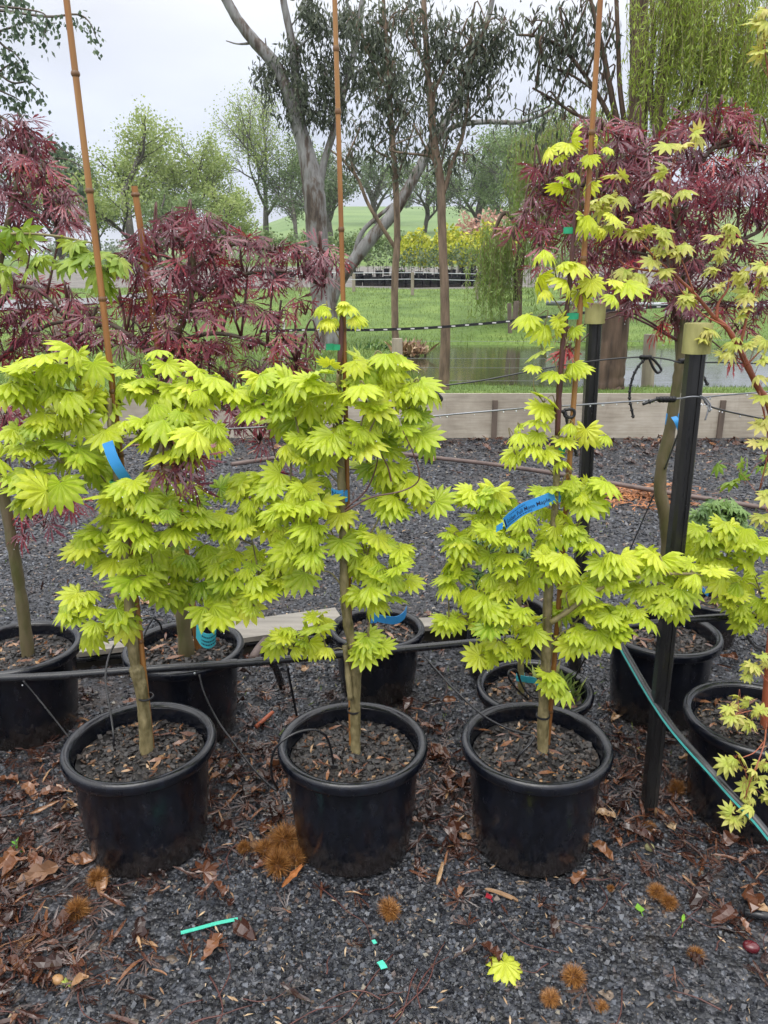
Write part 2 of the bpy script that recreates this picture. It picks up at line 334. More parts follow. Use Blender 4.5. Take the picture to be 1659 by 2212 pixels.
def groundm():
    m, t, o = newmat('wet_gravel_ground')
    tc = N(t, 'ShaderNodeTexCoord').outputs['Object']
    v = N(t, 'ShaderNodeTexVoronoi'); v.inputs['Scale'].default_value = 75; t.links.new(tc, v.inputs['Vector'])
    v2 = N(t, 'ShaderNodeTexVoronoi'); v2.inputs['Scale'].default_value = 42; t.links.new(tc, v2.inputs['Vector'])
    sx = N(t, 'ShaderNodeSeparateColor'); t.links.new(v2.outputs['Color'], sx.inputs[0])
    sx1 = N(t, 'ShaderNodeSeparateColor'); t.links.new(v.outputs['Color'], sx1.inputs[0])
    c = rampn(t, sx.outputs[0], [(0, (0.010, 0.0105, 0.013)), (0.5, (0.026, 0.028, 0.034)), (0.85, (0.052, 0.056, 0.068)), (0.95, (0.10, 0.10, 0.11)), (1, (0.18, 0.13, 0.09))])
    c = mixc(t, 0.35, c, rampn(t, sx1.outputs[1], [(0, (0.3, 0.3, 0.3)), (1, (1.5, 1.5, 1.5))]), 'MULTIPLY')
    n = noise(t, 1.3, 6, tc, 0.65)
    f = rampn(t, n, [(0.5, (0, 0, 0)), (0.68, (0.55, 0.55, 0.55))])
    c = mixc(t, f, c, (0.055, 0.034, 0.022))
    h = N(t, 'ShaderNodeMath', operation='ADD'); t.links.new(v2.outputs['Distance'], h.inputs[0]); t.links.new(v.outputs['Distance'], h.inputs[1])
    h2 = N(t, 'ShaderNodeMath', operation='SUBTRACT'); t.links.new(sx.outputs[1], h2.inputs[0]); t.links.new(h.outputs[0], h2.inputs[1])
    r = N(t, 'ShaderNodeMapRange'); r.inputs['To Min'].default_value = 0.3; r.inputs['To Max'].default_value = 0.7; t.links.new(sx1.outputs[2], r.inputs[0])
    pbr(t, o, c, r.outputs[0], 0.5, bumpn(t, h2.outputs[0], 0.9, 0.012)); return m
M['ground'] = groundm()
def bankm():
    m, t, o = newmat('grass_and_yard')
    tc = N(t, 'ShaderNodeTexCoord').outputs['Object']
    n1 = noise(t, 0.8, 6, tc, 0.6); n2 = noise(t, 14, 4, tc)
    g = rampn(t, n1, [(0.3, (0.06, 0.105, 0.025)), (0.55, (0.11, 0.175, 0.04)), (0.75, (0.17, 0.235, 0.06))])
    g = mixc(t, 0.5, g, rampn(t, n2, [(0.3, (0.55, 0.55, 0.5)), (0.7, (1.3, 1.3, 1.2))]), 'MULTIPLY')
    y = rampn(t, noise(t, 2.0, 6, tc), [(0.3, (0.10, 0.095, 0.09)), (0.7, (0.20, 0.185, 0.17))])
    c = mixc(t, attr(t, 'rnd'), g, y)
    far = rampn(t, noise(t, 0.06, 5, tc), [(0.35, (0.10, 0.165, 0.06)), (0.65, (0.15, 0.22, 0.08))])
    c = mixc(t, attr(t, 'tip'), c, far)
    pbr(t, o, c, 0.8, 0.2, bumpn(t, n2, 0.5, 0.05)); return m
M['bank'] = bankm()
def waterm():
    m, t, o = newmat('pond_water')
    tc = N(t, 'ShaderNodeTexCoord').outputs['Object']
    n = noise(t, 5, 3, tc, sc3=(0.6, 1.6, 1)); n2 = noise(t, 22, 2, tc)
    h = N(t, 'ShaderNodeMath', operation='MULTIPLY_ADD'); t.links.new(n2, h.inputs[0]); h.inputs[1].default_value = 0.25; t.links.new(n, h.inputs[2])
    pbr(t, o, (0.045, 0.047, 0.028), 0.05, 0.5, bumpn(t, h.outputs[0], 0.06, 0.04)); return m
M['water'] = waterm()
def wallm():
    m, t, o = newmat('stained_wall_board')
    n1 = noise(t, 1.3, 6, rough=0.65); n2 = noise(t, 26, 5, sc3=(.12, 1, 1.6)); n3 = noise(t, 7, 6, sc3=(1, 1, .22), rough=.7)
    c = rampn(t, n1, [(0.32, (0.27, 0.235, 0.19)), (0.5, (0.38, 0.34, 0.28)), (0.68, (0.48, 0.44, 0.38))])
    c = mixc(t, 0.55, c, rampn(t, n2, [(0.3, (0.6, 0.58, 0.55)), (0.7, (1.2, 1.2, 1.2))]), 'MULTIPLY')
    c = mixc(t, rampn(t, n3, [(0.60, (0, 0, 0)), (0.74, (.4, .4, .4))]), c, (0.15, 0.12, 0.09))
    pbr(t, o, c, 0.65, 0.3, bumpn(t, n2, 0.2, 0.004)); return m
M['wallb'] = wallm()
M['road'] = simple('wet_asphalt', (0.16, 0.16, 0.17), 0.35, 0.5, 0.25, 0.6)
# ------------------------------------------------------------------ the setting
R0 = np.random.default_rng(7)
def sheet(name, xs, ys, zf, mat, a=None, b=None, **k):
    X, Y = np.meshgrid(xs, ys); Z = zf(X, Y); V = np.stack([X, Y, Z], -1).reshape(-1, 3)
    nx = len(xs); i = (np.arange(len(ys) - 1)[:, None] * nx + np.arange(nx - 1)[None]).ravel()
    F = np.stack([i, i + 1, i + 1 + nx, i + nx], 1)
    at_ = {}
    if a is not None: at_['rnd'] = a(X, Y).ravel()
    if b is not None: at_['tip'] = b(X, Y).ravel()
    return mk(name, V, [F], mat, attrs=at_, smooth=True, origin=(0, 0, 0), **k)
WALLY = 8.44
gnx = np.concatenate([[-60, -20, -8], np.linspace(-5, 5, 80), [8, 20, 60]])
def gz(X, Y): return 0.012 * np.sin(X * 2.3 + 1) * np.sin(Y * 1.9) - 0.006
tag(sheet('ground', gnx, np.concatenate([[-6, -2, 0.6], np.linspace(1, WALLY, 90)]), gz, M['ground']), 'dark wet gravel ground of the nursery', kind='structure')
TY = np.array([8.4, 10.9, 17.5, 20, 24, 30, 36, 40, 55, 70, 90, 130, 180, 300, 600])
TV = np.array([0, 0, 742, 705, 660, 627, 614, 600, 575, 545, 508, 478, 458, 446, 446.])
TZ = np.array([0.455, 0.33, 0.318] + [at(UC, v, y)[2] for v, y in zip(TV[3:], TY[3:])])
def tz(X, Y):
    z = np.interp(Y, TY, TZ)
    xl = 0.30 + 0.25 * np.sin(Y * 1.3) + np.clip(Y - 15.5, 0, 3) * 0.5
    f = np.clip((X - xl) / 0.5, 0, 1) * np.clip((Y - 10.5 + .75 * np.clip((X - .8) / 1.2, 0, 1)) / 0.6, 0, 1) * np.clip((17.7 + 0.25 * np.sin(X * 1.1) - Y) / 0.7, 0, 1)
    z = z - 0.30 * f
    s_ = X / np.maximum(Y, 1); low = 1 - .78 * np.clip((-.085 - s_) / .19, 0, 1) * np.clip((Y - 52) / 35, 0, 1); z = 2.4 + (z - 2.4) * np.where(z > 2.4, low, 1)
    return z + 0.04 * np.sin(X * 0.9 + Y * 0.5) * np.clip((Y - 9) / 5, 0, 1) * (1 - f) * 0.6
def yardm(X, Y):
    e = 0.35 * np.sin(X * 0.7) + 0.25 * np.sin(X * 2.1)
    return np.clip((Y + e - 31.5) / 0.6, 0, 1) * np.clip((56 - Y) / 3, 0, 1)
bys = np.concatenate([np.linspace(WALLY + 0.03, 20, 80), np.linspace(20.3, 60, 110), np.linspace(63, 150, 30), [180, 240, 300, 450, 600]])
bxs = np.concatenate([[-500, -250, -120, -70, -45], np.linspace(-30, 30, 160), [45, 70, 120, 250, 500]])
tag(sheet('grass_bank', bxs, bys, tz, M['bank'], yardm, lambda X, Y: np.clip((Y - 58) / 15, 0, 1)), 'green grass bank rising to a far hillside beyond the pond', kind='structure')
tag(mk('pond_water', [[-1.5, 9.3, .268], [45, 9.3, .268], [45, 18.6, .268], [-1.5, 18.6, .268]], [[[0, 1, 2, 3]]], M['water'], origin=(0, 0, 0)), 'still green brown pond behind the low wall', kind='structure')
# wet road at the left, laid over the bank
rp = [at(-60, 668, 23.5), at(120, 655, 24.5), at(300, 640, 27), at(430, 622, 30.5), at(545, 608, 34)]
rp = [(p[0], p[1]) for p in rp]; rP, _ = cr([(a, b, 0) for a, b in rp], np.ones(len(rp)), 10)
rv = []
for i, p in enumerate(rP):
    for s in np.linspace(-1, 1, 7):
        y = p[1] + s * 1.5; rv.append((p[0], y, float(tz(np.array(p[0]), np.array(y))) + 0.05))
ii = (np.arange(len(rP) - 1)[:, None] * 7 + np.arange(6)[None]).ravel()
tag(mk('road', rv, [np.stack([ii, ii + 7, ii + 8, ii + 1], 1)], M['road'], smooth=True, origin=(0, 0, 0)), 'wet grey road curving past the grass at the left', kind='structure')

# gravel stones
def shards(rng, n):
    base = np.array([[x, y, z] for z in (-1, 1) for y in (-1, 1) for x in (-1, 1)], float)
    f = np.array([[0, 2, 3, 1], [4, 5, 7, 6], [0, 1, 5, 4], [2, 6, 7, 3], [0, 4, 6, 2], [1, 3, 7, 5]])
    out_ = []
    for i in range(n):
        v = base * rng.uniform(0.35, 1.0, (8, 3)) * 0.5; out_.append(v)
    return out_, f
def rot_rand(rng, k, tilt=0.6):
    n = np.stack([rng.normal(0, tilt, k), rng.normal(0, tilt, k), np.ones(k)], 1)
    a = np.stack([rng.normal(size=k), rng.normal(size=k), rng.normal(0, .2, k)], 1)
    return basis(nrm(a), nrm(n))
SH, SF = shards(R0, 10)
POTS = []      # (x, y, r) kept clear of stones
def scatter(mb, rng, pts, smin, smax, flat=0.6, tilt=0.5, bias=2.0, keep=True):
    if keep:
        ok = np.ones(len(pts), bool)
        for (x, y, r) in POTS: ok &= (pts[:, 0] - x) ** 2 + (pts[:, 1] - y) ** 2 > r * r
        pts = pts[ok]
    k = len(pts); idx = rng.integers(0, len(SH), k)
    s = smin + (smax - smin) * rng.random(k) ** bias
    S = s[:, None] * np.stack([rng.uniform(0.8, 1.2, k), rng.uniform(0.6, 1, k), flat * rng.uniform(0.6, 1.2, k)], 1)
    B = rot_rand(rng, k, tilt); rn = rng.random(k)
    for j in range(len(SH)):
        q = idx == j; mb.inst(SH[j], SF, pts[q], B[q], S[q], a=rn[q])
def view_pts(rng, n, y0, y1, marg=0.1, pw=1.0, thin=False):
    t = rng.random(n) ** pw; Y = y0 + (y1 - y0) * t
    hw = (Y * cp + CAMH * sp_) * 0.5 + marg
    X = rng.uniform(-1, 1, n) * hw
    if thin:
        f = .5 + .28 * np.sin(X * 4.1 + 1.3 * np.sin(Y * 3.1)) + .28 * np.sin(Y * 5.3 + 1.7 * np.sin(X * 2.3 + 1)); q = rng.random(n) < np.clip(1.25 - 1.1 * f, .28, 1); X, Y = X[q], Y[q]
    return np.stack([X, Y, gz(X, Y)], 1)

# leaf templates -----------------------------------------------------------
def bend(V, droop, fold=0.0):
    V = V.copy(); r = np.hypot(V[:, 0], V[:, 1]); a = np.maximum(droop * r, 1e-6)
    s = np.where(r > 1e-6, np.sin(a) / np.maximum(droop, 1e-6) / np.maximum(r, 1e-6), 1)
    V[:, 2] += -(1 - np.cos(a)) / max(droop, 1e-6) - fold * np.abs(V[:, 0])
    V[:, 0] *= s * (1 - 0.25 * fold); V[:, 1] *= s
    return V
def lobed_leaf(n, spread, notch, shoulder, width, pleat, droop, back=0.6, fold=0.0, vein_shading=False):
    ang = np.linspace(-spread, spread, n); L = back + (1 - back) * np.cos(ang * 0.6) ** 1.2
    d = ang[1] - ang[0]
    V = [[0, 0, 0.0]]; T = [0.0]; F = []
    def pol(r, a, z=0.0): return [r * math.sin(a), r * math.cos(a), z]
    nb = []
    for i in range(n + 1):
        a = ang[0] - d / 2 + i * d; l = L[min(max(i, 0), n - 1)] if i in (0, n) else 0.5 * (L[i] + L[i - 1])
        nb.append(len(V)); V.append(pol(notch * l * (0.8 if i in (0, n) else 1), a, -pleat)); T.append(0.0 if vein_shading else notch)
    for i in range(n):
        a, l = ang[i], L[i]
        m = len(V); V.append(pol(notch * 0.85 * l, a, pleat)); T.append(1.0 if vein_shading else notch * .8)  # pale on raised vein folds, none in the notches: pleat shading in the colour
        sl_ = len(V); V.append(pol(shoulder * l, a - d * width, -pleat * 0.5)); T.append(0.0 if vein_shading else shoulder * 1.1)
        tp = len(V); V.append(pol(l, a, 0)); T.append(.5 if vein_shading else 1.0)
        sr = len(V); V.append(pol(shoulder * l, a + d * width, -pleat * 0.5)); T.append(0.0 if vein_shading else shoulder * 1.1)
        F += [[0, m, nb[i]], [0, nb[i + 1], m], [m, sl_, nb[i]], [m, tp, sl_], [m, sr, tp], [m, nb[i + 1], sr]]
    return bend(np.array(V), droop, fold), np.array(F), np.array(T)
GOLD = [lobed_leaf(11, rad(128), 0.64, 0.78, 0.33, 0.030, dr, 0.62, fo, True) for dr, fo in ((0.15, 0.0), (0.35, 0.05), (0.6, 0.1), (0.85, 0.12), (1.1, 0.25), (1.5, 0.4))]
PALM = [lobed_leaf(7, rad(112), 0.50, 0.70, 0.30, 0.03, dr, 0.5, fo) for dr, fo in ((0.3, 0.05), (0.8, 0.2), (1.3, 0.35))]
FLATG = lobed_leaf(11, rad(146), 0.68, 0.80, 0.34, 0.03, 0.6, 0.74, 0.12, True)
def lace_leaf(n, spread, droop, rng):
    V, F = [], []
    for a in np.linspace(-spread, spread, n):
        l = (0.60 + 0.40 * math.cos(a * 0.9)) * rng.uniform(.78, 1.1); wv = 0.027 * rng.uniform(.8, 1.2); a = a + rng.normal(0, .13); k = rng.uniform(-.1, .9) * droop; sw = rng.normal(0, .12)
        d0 = np.array([math.sin(a), math.cos(a), 0]); s0 = np.array([math.cos(a), -math.sin(a), 0])
        P = lambda t, off=0.0: d0 * l * math.sin(max(k, .05) * t) / max(k, .05) + s0 * (off + sw * t * t * l) - np.array([0, 0, 1.0]) * l * (1 - math.cos(k * t)) / max(k, .05)
        b = len(V)
        V += [P(.02), P(.40, -wv), P(.40, wv), P(.72, -wv * .85), P(.72, wv * .85), P(1.0)]
        F += [[b, b + 2, b + 1], [b + 1, b + 2, b + 4], [b + 1, b + 4, b + 3], [b + 3, b + 4, b + 5]]
        for t, sg in ((.34, -1), (.44, 1), (.56, -1), (.66, 1)):
            b = len(V); V += [P(t, sg * wv * .5), P(t + .12, sg * wv * .5), P(t + .24, sg * wv * 2.6)]
            F += [[b, b + 1, b + 2] if sg < 0 else [b, b + 2, b + 1]]
    V = np.array(V)
    return V, np.array(F), np.hypot(V[:, 0], V[:, 1])
LACE = [lace_leaf(7, rad(66), d, R0) for d in (0.3, 0.6, 0.9, 1.2, 0.8, 1.0, 1.4)]
def blade(n=3, w=0.16, droop=0.5):
    V = [[0, 0, 0], [-w, .35, 0.0], [w, .35, 0.0], [-w * .8, .65, 0], [w * .8, .65, 0], [0, 1, 0]]
    return bend(np.array(V, float), droop), np.array([[0, 2, 1], [1, 2, 4], [1, 4, 3], [3, 4, 5]]), np.zeros(6)
DIA = (np.array([[0, 0, 0], [-.16, .45, 0], [.16, .45, 0], [0, 1, -.1]]), np.array([[0, 2, 1], [1, 2, 3]]), np.zeros(4))
THIN = (np.array([[0, 0, 0], [-.09, .45, 0], [.09, .45, 0], [0, 1, -.15]]), np.array([[0, 2, 1], [1, 2, 3]]), np.zeros(4))
WIDE = (np.array([[0, 0, 0], [-.36, .42, -.08], [.36, .42, -.08], [0, 1, -.12]]), np.array([[0, 2, 1], [1, 2, 3]]), np.zeros(4))
LANCE = [blade(w=.10, droop=d) for d in (0.3, 1.0, 1.8)]
def dead(seed, w, curl, rag=.25, crum=.10):
    rng = np.random.default_rng(seed); nx, ny = 4, 8; V = []
    for j in range(ny):
        t = j / (ny - 1); ww = w * (math.sin(math.pi * (t * .86 + .07)) ** .8) * (1 + rng.normal(0, rag))
        for i in range(nx):
            s = i / (nx - 1) * 2 - 1; x = s * abs(ww) + .10 * w * math.sin(t * 4 + seed); a = s * curl
            V.append([x * math.cos(a * .5), t + rng.normal(0, .02) - .5, abs(ww) * abs(math.sin(a)) * .6 * abs(s) + rng.normal(0, crum * w) + .10 * math.sin(3 * t + seed)])
    F = [[j * nx + i, j * nx + i + 1, (j + 1) * nx + i + 1, (j + 1) * nx + i] for j in range(ny - 1) for i in range(nx - 1)]
    return np.array(V), np.array(F), np.zeros(nx * ny)
DEADN = [dead(i, .07 + .012 * i, .5 + .3 * i) for i in range(5)]
DEADW = [dead(10 + i, .22 + .03 * i, .6 + .35 * i, .28, .16) for i in range(6)]
def put(mb, rng, T, pos, axis, normal, sc, a):
    B = basis(axis, normal); i = rng.integers(0, len(T), len(pos))
    for j, (tv, tf, tb) in enumerate(T):
        q = i == j; mb.inst(tv, tf, pos[q], B[q], np.asarray(sc)[q], a=np.asarray(a)[q], tb=tb)

# tree growth --------------------------------------------------------------
def grow(rng, mb, p, d, L, r, lev, tips, nch=(3, 4), spread=0.6, up=0.15, shrink=0.66, seg=6, wob=0.12, t0=0.35):
    n = 5; pts = [np.array(p, float)]; d = nrm(np.array(d, float))
    for i in range(n - 1):
        d = nrm(d + rng.normal(0, wob, 3) + np.array([0, 0, up * 0.3])); pts.append(pts[-1] + d * L / (n - 1))
    pts = np.array(pts); rr = np.linspace(r, r * 0.55, n)
    mb.tube(pts, rr, seg if lev > 1 else 4, cap=False)
    if lev == 0:
        tips.append(pts[2:]); return
    k = rng.integers(nch[0], nch[1] + 1)
    for j in range(k):
        t = t0 + (1 - t0) * (j + rng.random() * .8) / k; i = min(int(t * (n - 1)), n - 2); f = t * (n - 1) - i
        q = pts[i] * (1 - f) + pts[i + 1] * f
        az = rng.uniform(0, 6.283); pe = nrm(np.cross(d, [math.cos(az), math.sin(az), 0.3]))
        nd = nrm(d * (1 - spread * .5) + pe * spread + np.array([0, 0, up]))
        grow(rng, mb, q, nd, L * shrink * rng.uniform(.8, 1.15), r * 0.5, lev - 1, tips, nch, spread, up, shrink, seg, wob, t0)
    grow(rng, mb, pts[-1], d, L * shrink, r * 0.52, lev - 1, tips, nch, spread, up, shrink, seg, wob, t0)
def leafcloud(rng, P, n, sig):
    i = rng.integers(0, len(P), n); return P[i] + rng.normal(0, sig, (n, 3))
def bg_tree(seed, u, v, Y, h, spread_w, mat, label, group, nleaf=5000, ls=0.3, lev=3, trunk_f=0.3, r=0.2, up=0.2, sp=0.65, bark='bark_f', lean=0.0, sig=None, name='deciduous_tree'):
    rng = np.random.default_rng(seed); b = at(u, v, Y); b[2] = float(tz(b[0], Y)) - 0.1
    t = thing(name, tuple(b), label, 'tree', group)
    mb = MB(); tips = []
    grow(rng, mb, b, (lean, 0, 1), h * 0.42, r, lev, tips, (3, 4), sp, up, 0.66, 6, 0.08, trunk_f)
    P = np.concatenate(tips)
    # scale the crown about its axis to the width and height of the photo's crown
    V = np.concatenate(mb.V); zt = max(V[:, 2].max() - b[2], .1); wx = np.percentile(np.abs(P[:, 0] - b[0]), 96)
    fz = h / zt; fx = spread_w / wx
    def fit(q):
        q = q.copy(); zz = (q[:, 2] - b[2]) * fz; g = np.clip(zz / h * 2.2, 0, 1)
        q[:, 0] = b[0] + (q[:, 0] - b[0]) * (1 + (fx - 1) * g); q[:, 1] = b[1] + (q[:, 1] - b[1]) * (1 + (fx - 1) * g); q[:, 2] = b[2] + zz; return q
    mb.V = [fit(q) for q in mb.V]; P = fit(P)
    mb.build('trunk', M[bark], t, smooth=True)
    nleaf = int(nleaf * 2.4); ls = ls * .62; L = leafcloud(rng, P, nleaf, sig or 0.04 * h)
    k = len(L); ax = rng.normal(size=(k, 3)); ax[:, 2] -= .3; nn = rng.normal(size=(k, 3)) + [0, -.3, .6]
    lb = MB(); put(lb, rng, [WIDE], L, nrm(ax), nrm(nn), ls * rng.uniform(.6, 1.25, k), np.clip(rng.random(k) * .7 + .3 * (L[:, 2] - b[2]) / h, 0, 1))
    lb.build('crown', M[mat], t)
    return t
# pots and potted plants ---------------------------------------------------
def pot(root, c, R, H, seed, soil=0.055, chips=1100, weeds=0, wob=0.0):
    x, y, z0 = c; rb, rt = R * 0.785, R * 0.885; ri = R - 0.028
    mb = MB(); zs = H - soil
    mb.lathe([(0.002, 0.004), (rb - .012, 0.002), (rb - .003, .004), (rb, .012), (rb + (rt - rb) * .45 + .003, H * .42), (rt, H - .042), (rt, H - .034)], (x, y, z0), 56, wob=wob)
    mb.lathe([(ri, H - .008), (ri - .002, H - .03), (ri - .010, zs - .03)], (x, y, z0), 56, wob=wob)
    body = mb.build('pot', M['plastic'], root, smooth=True, sharp=50)
    mb = MB(); mb.lathe([(rt - .002, H - .038), (rt + .006, H - .040), (R - .004, H - .038), (R, H - .031), (R + .001, H - .012), (R - .003, H - .003), (R - .010, H), (R - .020, H - .001), (ri - .001, H - .012)], (x, y, z0), 56, wob=wob)
    mb.build('rim', M['plastic'], body, smooth=True, sharp=60)
    rng = np.random.default_rng(seed); rs = ri - .008
    mb = MB(); rr = np.array([0.001, .25, .5, .75, 1.0]) * rs
    mb.lathe([(r, zs + 0.012 * (1 - r / rs) + rng.normal(0, .002)) for r in rr[::-1]], (x, y, z0), 40)
    soilo = mb.build('potting_mix', M['chip'], root, smooth=True)
    a = rng.uniform(0, 6.283, chips); q = np.sqrt(rng.random(chips)) * (rs - .008)
    pts = np.stack([x + q * np.cos(a), y + q * np.sin(a), np.full(chips, z0 + zs + .006) + .012 * (1 - q / rs)], 1)
    mb = MB(); scatter(mb, rng, pts, .006, .026, .28, .5, 1.9, keep=False)
    tag(mb.build('bark_chips', M['chip'], root), kind='stuff')
    k = 44; a = rng.uniform(0, 6.283, k); q = np.sqrt(rng.random(k)) * (rs - .03)
    pts = np.stack([x + q * np.cos(a), y + q * np.sin(a), np.full(k, z0 + zs + .020)], 1)
    mb = MB(); ax = nrm(np.stack([rng.normal(size=k), rng.normal(size=k), rng.normal(0, .15, k)], 1))
    put(mb, rng, LANCE, pts, ax, nrm(rng.normal(0, .4, (k, 3)) + [0, 0, 1]), rng.uniform(.025, .075, k), rng.uniform(.5, 1, k))
    tag(mb.build('fallen_bits', M['litter'], root), kind='stuff')
    if weeds:
        k = weeds; a = rng.uniform(-.4, 1.4, k); q = rs * rng.uniform(.45, .95, k)
        pts = np.stack([x + q * np.cos(a), y + q * np.sin(a), np.full(k, z0 + zs)], 1)
        mb = MB(); put(mb, rng, [THIN], pts, nrm(rng.normal(0, .5, (k, 3)) + [0, 0, 1]), nrm(rng.normal(size=(k, 3))), rng.uniform(.04, .09, k), rng.random(k))
        tag(mb.build('weeds', M['grass'], root), kind='stuff')
    POTS.append((x, y, rb + .004))
    return zs
def poly(pts, Y):       # (u, v[, r_px][, dY]) -> points and radii
    P, Rr = [], []
    for q in pts:
        y = Y + (q[3] if len(q) > 3 else 0); p = at(q[0], q[1], y); P.append(p)
        Rr.append((q[2] if len(q) > 2 else 3) * pxm(y, q[1]))
    return np.array(P), np.array(Rr)
def clump_pts(rng, cl, Y):
    u, v, ru, rv = cl[:4]; dy = cl[4] if len(cl) > 4 else 0
    c = at(u, v, Y + dy); s = pxm(Y + dy, v); return c, np.array([ru * s, (ru * .55 + rv * .45) * s, rv * s]), c
def nearest(P, q):
    return P[np.argmin(np.linalg.norm(P - q, axis=1))]
def foliage(root, clumps, Y, trunkP, seed, T, mat, size, dens, name='foliage', bark='bark_g', br=0.004, axis_down=.55, up=1.0, outw=.6, camb=.55, kmin=3, shell=.55, hue=(.2, .75), branch=True, size_j=(.58, 1.18), petiole=.5, umb=True, area=None):
    rng = np.random.default_rng(seed); lb = MB(); bb = MB()
    TQ = np.asarray(trunkP); order = sorted(clumps, key=lambda q: np.linalg.norm(TQ - clump_pts(rng, q, Y)[0], axis=1).min()) if len(TQ) else clumps
    for cl in order:
        c, ax, _ = clump_pts(rng, cl, Y)
        k = max(kmin, int(dens * (ax[0] * ax[2] * math.pi) / (size * size) * (cl[5] if len(cl) > 5 else 1) + rng.random()))
        d = nrm(rng.normal(size=(k, 3))); d[:, 2] = np.where(d[:, 2] < -.35, -d[:, 2], d[:, 2]); d[:, 1] = np.where((d[:, 1] > .3) & (rng.random(k) < .55), -d[:, 1], d[:, 1])
        P = c + d * ax * (shell + (1 - shell) * rng.random((k, 1)))
        P[:, 2] += ax[2] * .30
        # near branch end point
        if branch and len(trunkP):
            tq = TQ[np.argmin(np.linalg.norm((TQ - (c - [0, 0, .05])) * [1, 1, 1.2], axis=1))]; TQ = np.concatenate([TQ, (tq * .4 + c * .6 + [0, 0, .015])[None], c[None]])
            mid = (tq * .5 + c * .5) + np.array([0, 0, .03]) + rng.normal(0, .012, 3)
            bb.tube([tq, mid, c], [br * 1.0, br * .7, br * .5], 5, smooth=4)
            for j in range(min(k, 4)):
                e_ = P[j]; bb.tube([c, (c + e_) / 2 + [0, 0, .008], e_], [br * .6, br * .4, br * .25], 4, cap=False, smooth=2)
        o_ = (P - c) / ax; o_[:, 2] *= .3
        tr = nearest(trunkP, c) if len(trunkP) else c
        oo = c - tr; oo[2] = 0; oo = oo / max(np.linalg.norm(oo), .02) * .55
        axv = nrm(o_ + oo + rng.normal(0, .42, (k, 3)) + [0, -camb, -axis_down])
        nn = nrm(np.array([0, 0, up]) + outw * nrm(o_ + oo * .5) + rng.normal(0, .36, (k, 3)) + [0, -camb * .9, 0])
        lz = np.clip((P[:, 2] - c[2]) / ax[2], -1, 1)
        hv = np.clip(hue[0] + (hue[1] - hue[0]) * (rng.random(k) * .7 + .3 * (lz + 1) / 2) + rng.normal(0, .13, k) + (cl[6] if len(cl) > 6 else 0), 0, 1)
        sz = size * rng.uniform(*size_j, k)
        put(lb, rng, T, P, axv, nn, sz, hv)
        if petiole:
            B = basis(-nrm(axv * .6 + (P - c) / np.linalg.norm(ax)), nn); tv = np.array([[-.012, 0, 0], [.012, 0, 0], [.010, 1, -.12], [-.010, 1, -.12], [0, .5, .02]]); tf = np.array([[0, 1, 2], [0, 2, 3]])
            bb.inst(tv, tf, P, B, sz * petiole, a=np.zeros(k))
    f = lb.build(name, M[mat], root)
    if bb.n: bb.build('branches', M[bark], root, smooth=True)
    return f, np.concatenate(lb.V)
def stake(root, p0, p1, r, nodes, seed, name='bamboo_stake', cap_top=True):
    rng = np.random.default_rng(seed); P, Rr, A = [], [], []
    mb = MB(); n = 60; t = np.linspace(0, 1, n); base = p0[None] * (1 - t[:, None]) + p1[None] * t[:, None]
    bow = np.sin(t * math.pi)[:, None] * np.array([.006, 0, 0]); P = base + bow
    Rr = np.full(n, r) * np.linspace(1.08, .85, n)
    mb.tube(P, Rr, 9)
    for f in nodes:
        q = p0 * (1 - f) + p1 * f + np.array([.006, 0, 0]) * math.sin(f * math.pi); d = nrm(p1 - p0)
        mb.tube([q - d * .006, q - d * .002, q + d * .002, q + d * .006], [r * 1.0, r * 1.22, r * 1.18, r * 1.0], 9, cap=False, a=.75)
    return mb.build(name, M['bamboo'], root, smooth=True, sharp=60)
def tie(root, c, r, h, mat, name, tilt=0.0, wrap=1):
    mb = MB(); mb.lathe([(r, -h / 2), (r * 1.05, 0), (r, h / 2), (r * .9, h / 2), (r * .9, -h / 2), (r, -h / 2)], c, 14)
    return mb.build(name, M[mat], root, smooth=True, sharp=40)
def ribbon(pts, wv, thick=.0006):
    """a strap of real thickness along pts; wv = width vectors"""
    P = np.asarray(pts); W = np.asarray(wv); T = nrm(np.gradient(P, axis=0)); nn = nrm(np.cross(T, W)) * thick
    V = np.concatenate([P - W / 2 + nn, P + W / 2 + nn, P + W / 2 - nn, P - W / 2 - nn]); k = len(P); F = []
    for i in range(k - 1):
        for a in range(4):
            b = (a + 1) % 4; F.append([a * k + i, a * k + i + 1, b * k + i + 1, b * k + i])
    F += [[0, k, 2 * k, 3 * k], [k - 1, 4 * k - 1, 3 * k - 1, 2 * k - 1]]
    return V, np.array(F)
